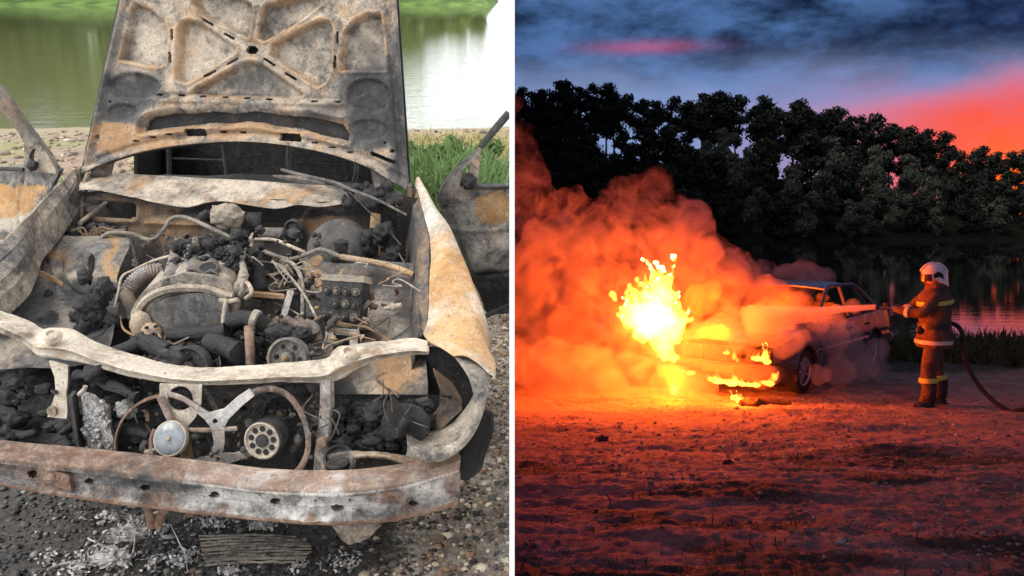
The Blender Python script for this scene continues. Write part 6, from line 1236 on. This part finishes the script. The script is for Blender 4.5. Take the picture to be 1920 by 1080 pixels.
# hose, nozzle
m_hose = simple('hose_rubber', (.010, .010, .011), .6, 0, .3, 30); m_brass = simple('nozzle_metal', (.42, .34, .26), .35, .8, .15, 20)
FM = Matrix.Translation((FXP, FYP, FZ)) @ Matrix.Rotation(FH, 4, 'Z')
nzw = FM @ NZ; nd = (FM.to_3x3() @ nz_dir)
nb_ = nzw - nd * .10; nozzle = empty('hose_nozzle', nb_, 'metal branch pipe nozzle held in the firefighter gloves', 'nozzle')
mb = MB(); mb.lathe(nb_ + nd * .02, nd, [(.024, -.10), (.026, 0), (.020, .05), (.018, .14), (.026, .16), (.026, .20), (.018, .205)], 16); mb.build('nozzle_body', m_brass, nozzle, None, True, nb_)
mb = MB(); mb.lathe(nb_ + nd * .02, nd, [(.027, .155), (.030, .16), (.030, .20), (.027, .205)], 16); mb.build('spray_ring', m_boot, nozzle, None, True, nb_)
hp = [nb_ - nd * .06, FM @ Vector((.22, -.10, 1.17)), FM @ Vector((.02, -.27, 1.08)), FM @ Vector((-.22, -.10, 1.06)), R(1803, 622, 12.1), R(1808, 665, 12.05), R(1822, 702, 11.95), R(1850, 740, 11.8), R(1890, 770, 11.6)]
for px in (1930, 2000, 2100, 2250):
    y = 11.5 - (px - 1930) * .002; x = (px - 960) / FPX * y; hp.append(Vector((x, y, float(zr(x, y)[0]) + .03)))
mb = MB(); mb.tube(hp, .029, 10, 6); props(mb.build('fire_hose', m_hose, None, None, True, hp[-1]), 'black fire hose running from the firefighter down to the right', 'hose')
# things lying on the dusk ground
def clod(px, py, y, s_, lab, mat=None, cat='clod'):
    x = (px - 960) / FPX * y; q = Vector((x, y, float(zr(x, y)[0]) + s_ * .25)); mb_ = MB(); mb_.lump(q, (s_ * 1.2, s_, s_ * .7), 3, .4, 2.2, px); props(mb_.build('clod', mat or m_scorch, None, None, True, q), lab, cat)
clod(1372, 917, 7.4, .035, 'small black cinder alone on the red ground in the foreground'); clod(1132, 852, 8.8, .05, 'dark earth clod on the left of the red ground'); clod(1412, 760, 12.3, .10, 'charred lump burning in front of the car')
q0 = R(1440, 768, 12.2); q0.z = float(zr(q0.x, q0.y)[0])
mb = MB(); pts = []
for px, py in ((1392, 776), (1420, 768), (1455, 762), (1490, 770)):
    y = 12.25; x = (px - 960) / FPX * y; pts.append(Vector((x, y + (.1 if px in (1420, 1455) else 0), float(zr(x, y)[0]) + .03)))
mb.tube(pts, [.04, .06, .06, .03], 8, 4, sq=.6); mb.jitter(.012, 9, 2); props(mb.build('fallen_bumper_trim', m_scorch, None, None, True, q0), 'charred strip of bumper trim on the ground before the car', 'debris')

# ================================================================== FIRE, SMOKE, WATER
def cloud(name, balls, voxel, disp, freq, mat, label, cat=None, clip=True, seed=1, kind='stuff', extra=None, ground=True, base=None):
    """one closed volume grown from overlapping billows"""
    mb_ = MB()
    for i, (o, r) in enumerate(balls):
        rr = r if not isinstance(r, (int, float)) else Vector((r, r, r)); mb_.lump(o, rr, 3, .10, 1.6, i + seed)
    if extra: extra(mb_)
    me_ = bpy.data.meshes.new(name + '_tmp'); me_.from_pydata([tuple(v) for v in mb_.V], [], mb_.F); tmp_ = bpy.data.objects.new(name + '_tmp', me_); C.objects.link(tmp_)
    rm_ = tmp_.modifiers.new('r', 'REMESH'); rm_.mode = 'VOXEL'; rm_.voxel_size = voxel
    bpy.context.view_layer.update(); out = bpy.data.meshes.new_from_object(tmp_.evaluated_get(bpy.context.evaluated_depsgraph_get())); bpy.data.objects.remove(tmp_)
    n_ = len(out.vertices); co = np.empty(n_ * 3, np.float32); out.vertices.foreach_get('co', co); co = co.reshape(-1, 3); nr = np.empty(n_ * 3, np.float32); out.vertices.foreach_get('normal', nr); nr = nr.reshape(-1, 3)
    if disp:
        co_ = co; co = co * (np.array([1, 1, .55]) if kind == 'thing' else 1.0)
        bil = np.abs(vnoise(co, freq, 3 + seed, 1)) * 2 + np.abs(vnoise(co, freq * 2.1, 7 + seed, 1)) + .5 * np.abs(vnoise(co, freq * 4.3, 9 + seed, 1)); co = co_ + nr * ((bil - .55) * disp)[:, None]
    if clip: co[:, 0] = np.maximum(co[:, 0], .012)
    if ground: co[:, 2] = np.maximum(co[:, 2], gz(co[:, 0], co[:, 1]) + .02)
    out.vertices.foreach_set('co', co.ravel()); out.update(); out.polygons.foreach_set('use_smooth', [True] * len(out.polygons)); out.materials.clear(); out.materials.append(mat)
    o = bpy.data.objects.new(name, out); C.objects.link(o); props(o, label, cat, None, kind); return o
def volmat(name, dens, col, aniso=.1, emit=None, es=0.0, nz=0.0):
    m_ = bpy.data.materials.new(name); m_.use_nodes = True; t_ = NT(m_.node_tree); t_.n.clear(); out = t_.new('ShaderNodeOutputMaterial')
    if dens:
        pv = t_.new('ShaderNodeVolumePrincipled'); pv.inputs['Color'].default_value = (*col, 1); pv.inputs['Density'].default_value = dens; pv.inputs['Anisotropy'].default_value = aniso; sh = pv.outputs[0]
        if nz:
            oc_ = t_.new('ShaderNodeTexCoord').outputs['Object']; sz = t_.new('ShaderNodeSeparateXYZ'); t_.link(oc_, sz.inputs[0]); t_.link(t_.math('MULTIPLY', t_.ss(t_.noise(oc_, nz, 5, .64, 1.4), .40, .70, dens * .02, dens * 2.2), t_.ss(sz.outputs[2], .4, 2.6, 1.0, .16)), pv.inputs['Density'])
    else:
        e_ = t_.new('ShaderNodeEmission'); e_.inputs[0].default_value = (*emit, 1); e_.inputs[1].default_value = es; sh = e_.outputs[0]
    t_.link(sh, out.inputs['Volume']); return m_
PXM = lambda d: d / FPX
def S(px, py, rpx, y, sq=1.0):
    rpx *= 1.08; return (R(px, py, y), Vector((rpx * y / FPX, rpx * y / FPX * .9, rpx * y / FPX * sq)))
m_smoke = volmat('smoke', 2.4, (.58, .55, .575), .1, nz=2.1)
plume = [S(1150, 640, 90, 14.4), S(1075, 640, 95, 14.6), S(1020, 620, 85, 14.8), S(1090, 560, 90, 14.8), S(1190, 545, 95, 14.9), S(1275, 500, 85, 15.1), S(1210, 450, 75, 15.2), S(1130, 470, 80, 15.0), S(1050, 480, 80, 14.9), S(995, 530, 75, 14.8),
         S(1185, 385, 52, 15.3), S(1150, 400, 42, 15.2), S(1225, 372, 40, 15.4), S(1250, 400, 44, 15.4), S(1290, 425, 45, 15.5), S(1065, 400, 50, 15.2), S(1100, 425, 46, 15.1), S(1020, 420, 48, 15.1), S(985, 350, 46, 15.3), S(978, 290, 38, 15.5), S(975, 245, 26, 15.7), S(968, 205, 16, 15.8), S(1000, 390, 46, 15.2),
         S(1340, 520, 66, 15.3), S(1400, 535, 52, 15.5), S(1455, 525, 34, 15.6), S(1500, 520, 28, 15.8), S(1545, 522, 22, 16.0), S(1320, 470, 40, 15.5), S(1308, 398, 14, 15.6), S(1425, 505, 22, 15.6), S(1375, 490, 26, 15.5), S(1350, 575, 60, 14.8), S(1040, 690, 75, 14.0, .7), S(1120, 690, 75, 13.8, .7), S(1190, 680, 60, 13.9, .7), S(990, 670, 60, 14.2, .8), S(1450, 560, 44, 14.8), S(1490, 565, 36, 14.9)]
cloud('smoke', plume, .085, .26, 1.7, m_smoke, 'billowing smoke rising left from the burning car', seed=2)
m_low = volmat('ground_smoke', .8, (.72, .68, .68), .1, nz=1.8)
low = [S(1010, 690, 70, 13.4, .6), S(1080, 700, 85, 13.2, .55), S(1160, 700, 80, 13.0, .5), S(1230, 715, 60, 12.7, .45), S(1300, 725, 50, 12.6, .4)]
cloud('ground_smoke', low, .08, .18, 1.8, m_low, 'thin smoke creeping over the ground left of the burning car', seed=5)
m_steam = volmat('steam', 1.5, (.93, .92, .94), .2)
steam = [S(1560, 600, 26, 13.6), S(1590, 625, 28, 14.0), S(1565, 640, 24, 13.4), S(1600, 665, 28, 14.0), S(1575, 690, 30, 13.3, .8), S(1620, 690, 30, 13.8, .8), S(1650, 688, 22, 14.0, .8), S(1540, 700, 24, 12.9, .8), S(1530, 600, 20, 13.2), S(1500, 640, 18, 12.9), S(1645, 655, 18, 14.2), S(1600, 575, 16, 13.8)]
cloud('steam', steam, .05, .12, 3.0, m_steam, 'pale steam beside the burning car doors', seed=8)
veil = [S(1330, 640, 46, 12.3), S(1390, 620, 44, 12.5), S(1300, 690, 44, 12.1, .7), S(1370, 690, 44, 12.0, .6), S(1440, 600, 40, 12.9), S(1490, 580, 26, 13.4), S(1420, 700, 34, 11.9, .6), S(1460, 640, 30, 12.4), S(1260, 650, 44, 12.4)]
m_veil = volmat('hood_smoke', .75, (.78, .72, .72), .2)
cloud('hood_smoke', veil, .06, .16, 2.2, m_veil, 'orange-lit smoke drifting over the front of the car', seed=11)
# water jet
m_jet = volmat('water_spray', 5.5, (.97, .97, .98), .3)
j0 = nzw + nd * .11; j1 = R(1408, 612, 13.4); ax_ = (j1 - j0); L = ax_.length
def jet(mb_):
    pts = []; rs = []
    for f in np.linspace(0, 1, 22):
        q = j0 + ax_ * f + Vector((0, 0, .06 * math.sin(PI * f * .9))); pts.append(q); rs.append(.034 + .03 * f + .24 * f ** 2.4)
    mb_.tube(pts, rs, 14)
cloud('water_jet', [], .022, .05, 6, m_jet, 'white water jet sprayed from the nozzle at the car', None, True, 3, 'stuff', jet)
m_core = volmat('water_core', 18.0, (.98, .98, .99), .3); mb = MB(); mb.tube([j0 + ax_ * f + Vector((0, 0, .06 * math.sin(PI * f * .9))) for f in np.linspace(0, .9, 10)], [.034 + .045 * f for f in np.linspace(0, 1, 10)], 12)
props(mb.build('water_stream', m_core, None, None, True, j0), 'solid white stream of water leaving the nozzle', 'water jet')

# flames: glowing gas, brighter where it is deeper
m_fl = volmat('flame', 0, None, 0, (1.0, .34, .04), 46.0); m_fl2 = volmat('small_flame', 0, None, 0, (1.0, .34, .035), 44.0); m_glow = volmat('flame_glow', 0, None, 0, (1.0, .24, .010), 2.4)
def F_(px, py, rx, rz, y): return (R(px, py, y), Vector((rx * y / FPX, rx * y / FPX, rz * y / FPX)))
main = [F_(1225, 600, 44, 38, 13.1), F_(1238, 560, 22, 34, 13.1), F_(1246, 535, 10, 20, 13.1), F_(1262, 608, 28, 22, 13.1), F_(1282, 602, 14, 12, 13.1), F_(1205, 590, 32, 28, 13.1), F_(1190, 600, 22, 16, 13.1), F_(1215, 556, 18, 16, 13.1), F_(1195, 570, 16, 10, 13.1), F_(1245, 645, 20, 28, 13.0), F_(1256, 668, 10, 12, 12.95), F_(1225, 625, 26, 18, 13.05), F_(1172, 580, 11, 6, 13.1), F_(1182, 568, 10, 5, 13.1), F_(1205, 535, 7, 7, 13.1), F_(1260, 630, 18, 16, 13.0)]
def flame(name, balls, vox, disp, fr_, mat, lab, tongues=0):
    rt = random.Random(len(balls) * 7 + int(disp * 1000))
    def ex(mb_):
        for k in range(tongues):
            o, r = balls[k % len(balls)]; a = o + Vector((rt.uniform(-.6, .6) * r.x, 0, rt.uniform(-.2, .5) * r.z)); L_ = r.z * rt.uniform(1.2, 2.6) + .03; d = Vector((rt.gauss(-.35, .45), rt.gauss(0, .2), 1)).normalized(); sd_ = Vector((d.z, 0, -d.x)) * rt.uniform(-.35, .35) * L_
            mb_.tube([a, a + d * L_ * .4 + sd_ * .5, a + d * L_ * .75 + sd_, a + d * L_ + sd_ * .6], [r.x * .45, r.x * .34, r.x * .18, .003], 8, 4)
    return cloud(name, balls, vox, disp, fr_, mat, lab, 'flame', True, len(balls), 'thing', ex if tongues else None)
main += [F_(1250, 522, 4, 14, 13.1), F_(1228, 530, 5, 16, 13.1), F_(1212, 538, 4, 12, 13.1), F_(1186, 556, 4, 10, 13.1), F_(1270, 585, 5, 14, 13.1), F_(1166, 592, 10, 4, 13.1)]
tall = flame('flame', main, .012, .13, 10.5, m_fl, 'tall white-yellow flame at the left front corner of the burning car', 34)
env = cloud('flame_halo', [(o, Vector((r.x * 1.35 + .04, r.y * 1.35 + .04, r.z * 1.25 + .03))) for o, r in main[:16] if o.z > .0], .03, .2, 5, volmat('flame_halo', 0, None, 0, (1.0, .24, .008), 2.2), None, None, True, 4, None); env.parent = tall
flame('flame', [F_(1148, 552, 7, 8, 13.1), F_(1152, 560, 5, 5, 13.1)], .012, .03, 14, m_fl2, 'small detached flame tongue left of the tall flame')
flame('flame', [F_(1162, 615, 14, 8, 13.1), F_(1172, 622, 14, 10, 13.1), F_(1158, 606, 6, 6, 13.1)], .015, .05, 9, m_glow, 'dim yellow flame on the left edge of the tall flame')
flame('flame', [F_(1435, 668, 8, 12, 12.45), F_(1420, 673, 12, 5, 12.45), F_(1438, 678, 10, 6, 12.45), F_(1412, 672, 6, 5, 12.45)], .010, .03, 14, m_fl2, 'bright flame in the right headlight of the burning car', 7)
flame('flame', [F_(1335, 711, 10, 6, 12.55), F_(1350, 715, 14, 6, 12.5), F_(1372, 718, 16, 6, 12.45), F_(1392, 720, 12, 4, 12.4), F_(1412, 722, 14, 3, 12.35), F_(1440, 718, 12, 5, 12.3), F_(1452, 708, 6, 7, 12.3)], .010, .03, 12, m_fl2, 'row of flames licking under the front bumper', 14)
flame('flame', [F_(1278, 695, 8, 4, 12.75), F_(1295, 699, 9, 4, 12.7)], .010, .025, 14, m_fl2, 'small flame at the left end of the bumper')
flame('flame', [F_(1265, 728, 9, 8, 12.6), F_(1262, 735, 6, 4, 12.6)], .010, .025, 14, m_fl2, 'small flame on the ground below the tall flame')
flame('flame', [F_(1378, 745, 9, 5, 12.3), F_(1386, 751, 9, 6, 12.3), F_(1394, 760, 6, 5, 12.3)], .010, .025, 14, m_fl2, 'flame on the charred lump in front of the car', 5)
flame('flame', [F_(1376, 668, 5, 8, 12.55), F_(1382, 676, 4, 5, 12.55), F_(1362, 662, 7, 3, 12.55)], .010, .02, 14, m_fl2, 'small flame in the middle of the grille', 5)
flame('flame', [F_(1318, 590, 10, 6, 13.4), F_(1330, 582, 8, 10, 13.5), F_(1310, 596, 8, 4, 13.4)], .012, .04, 12, m_glow, 'faint yellow flame on the hood edge')
flame('flame', [F_(1310, 560, 30, 30, 13.9), F_(1335, 545, 20, 24, 14.0), F_(1290, 575, 20, 20, 13.8)], .03, .12, 4, m_glow, 'broad orange glow of burning gas above the hood')
flame('flame', [F_(1345, 632, 12, 7, 12.75), F_(1362, 640, 12, 8, 12.7), F_(1380, 650, 8, 6, 12.65), F_(1330, 628, 10, 8, 12.8)], .012, .04, 12, m_glow, 'yellow flames licking over the front edge of the hood', 8)
# light given off by the fire
def fire_light(loc, energy, rad, col=(1.0, .085, .003)):
    ld = bpy.data.lights.new('fire_light', 'POINT'); ld.energy = energy; ld.shadow_soft_size = rad; ld.color = col; o = bpy.data.objects.new('fire_light', ld); C.objects.link(o); o.location = loc; return o
fire_light(R(1232, 572, 13.0), 1050, .25); fire_light(R(1225, 530, 13.6), 170, .3); fire_light(R(1330, 560, 14.2), 230, .3); fire_light(R(1475, 585, 14.5), 110, .15); fire_light(R(1390, 728, 12.2), 70, .1); fire_light(R(1265, 715, 12.6), 120, .1)
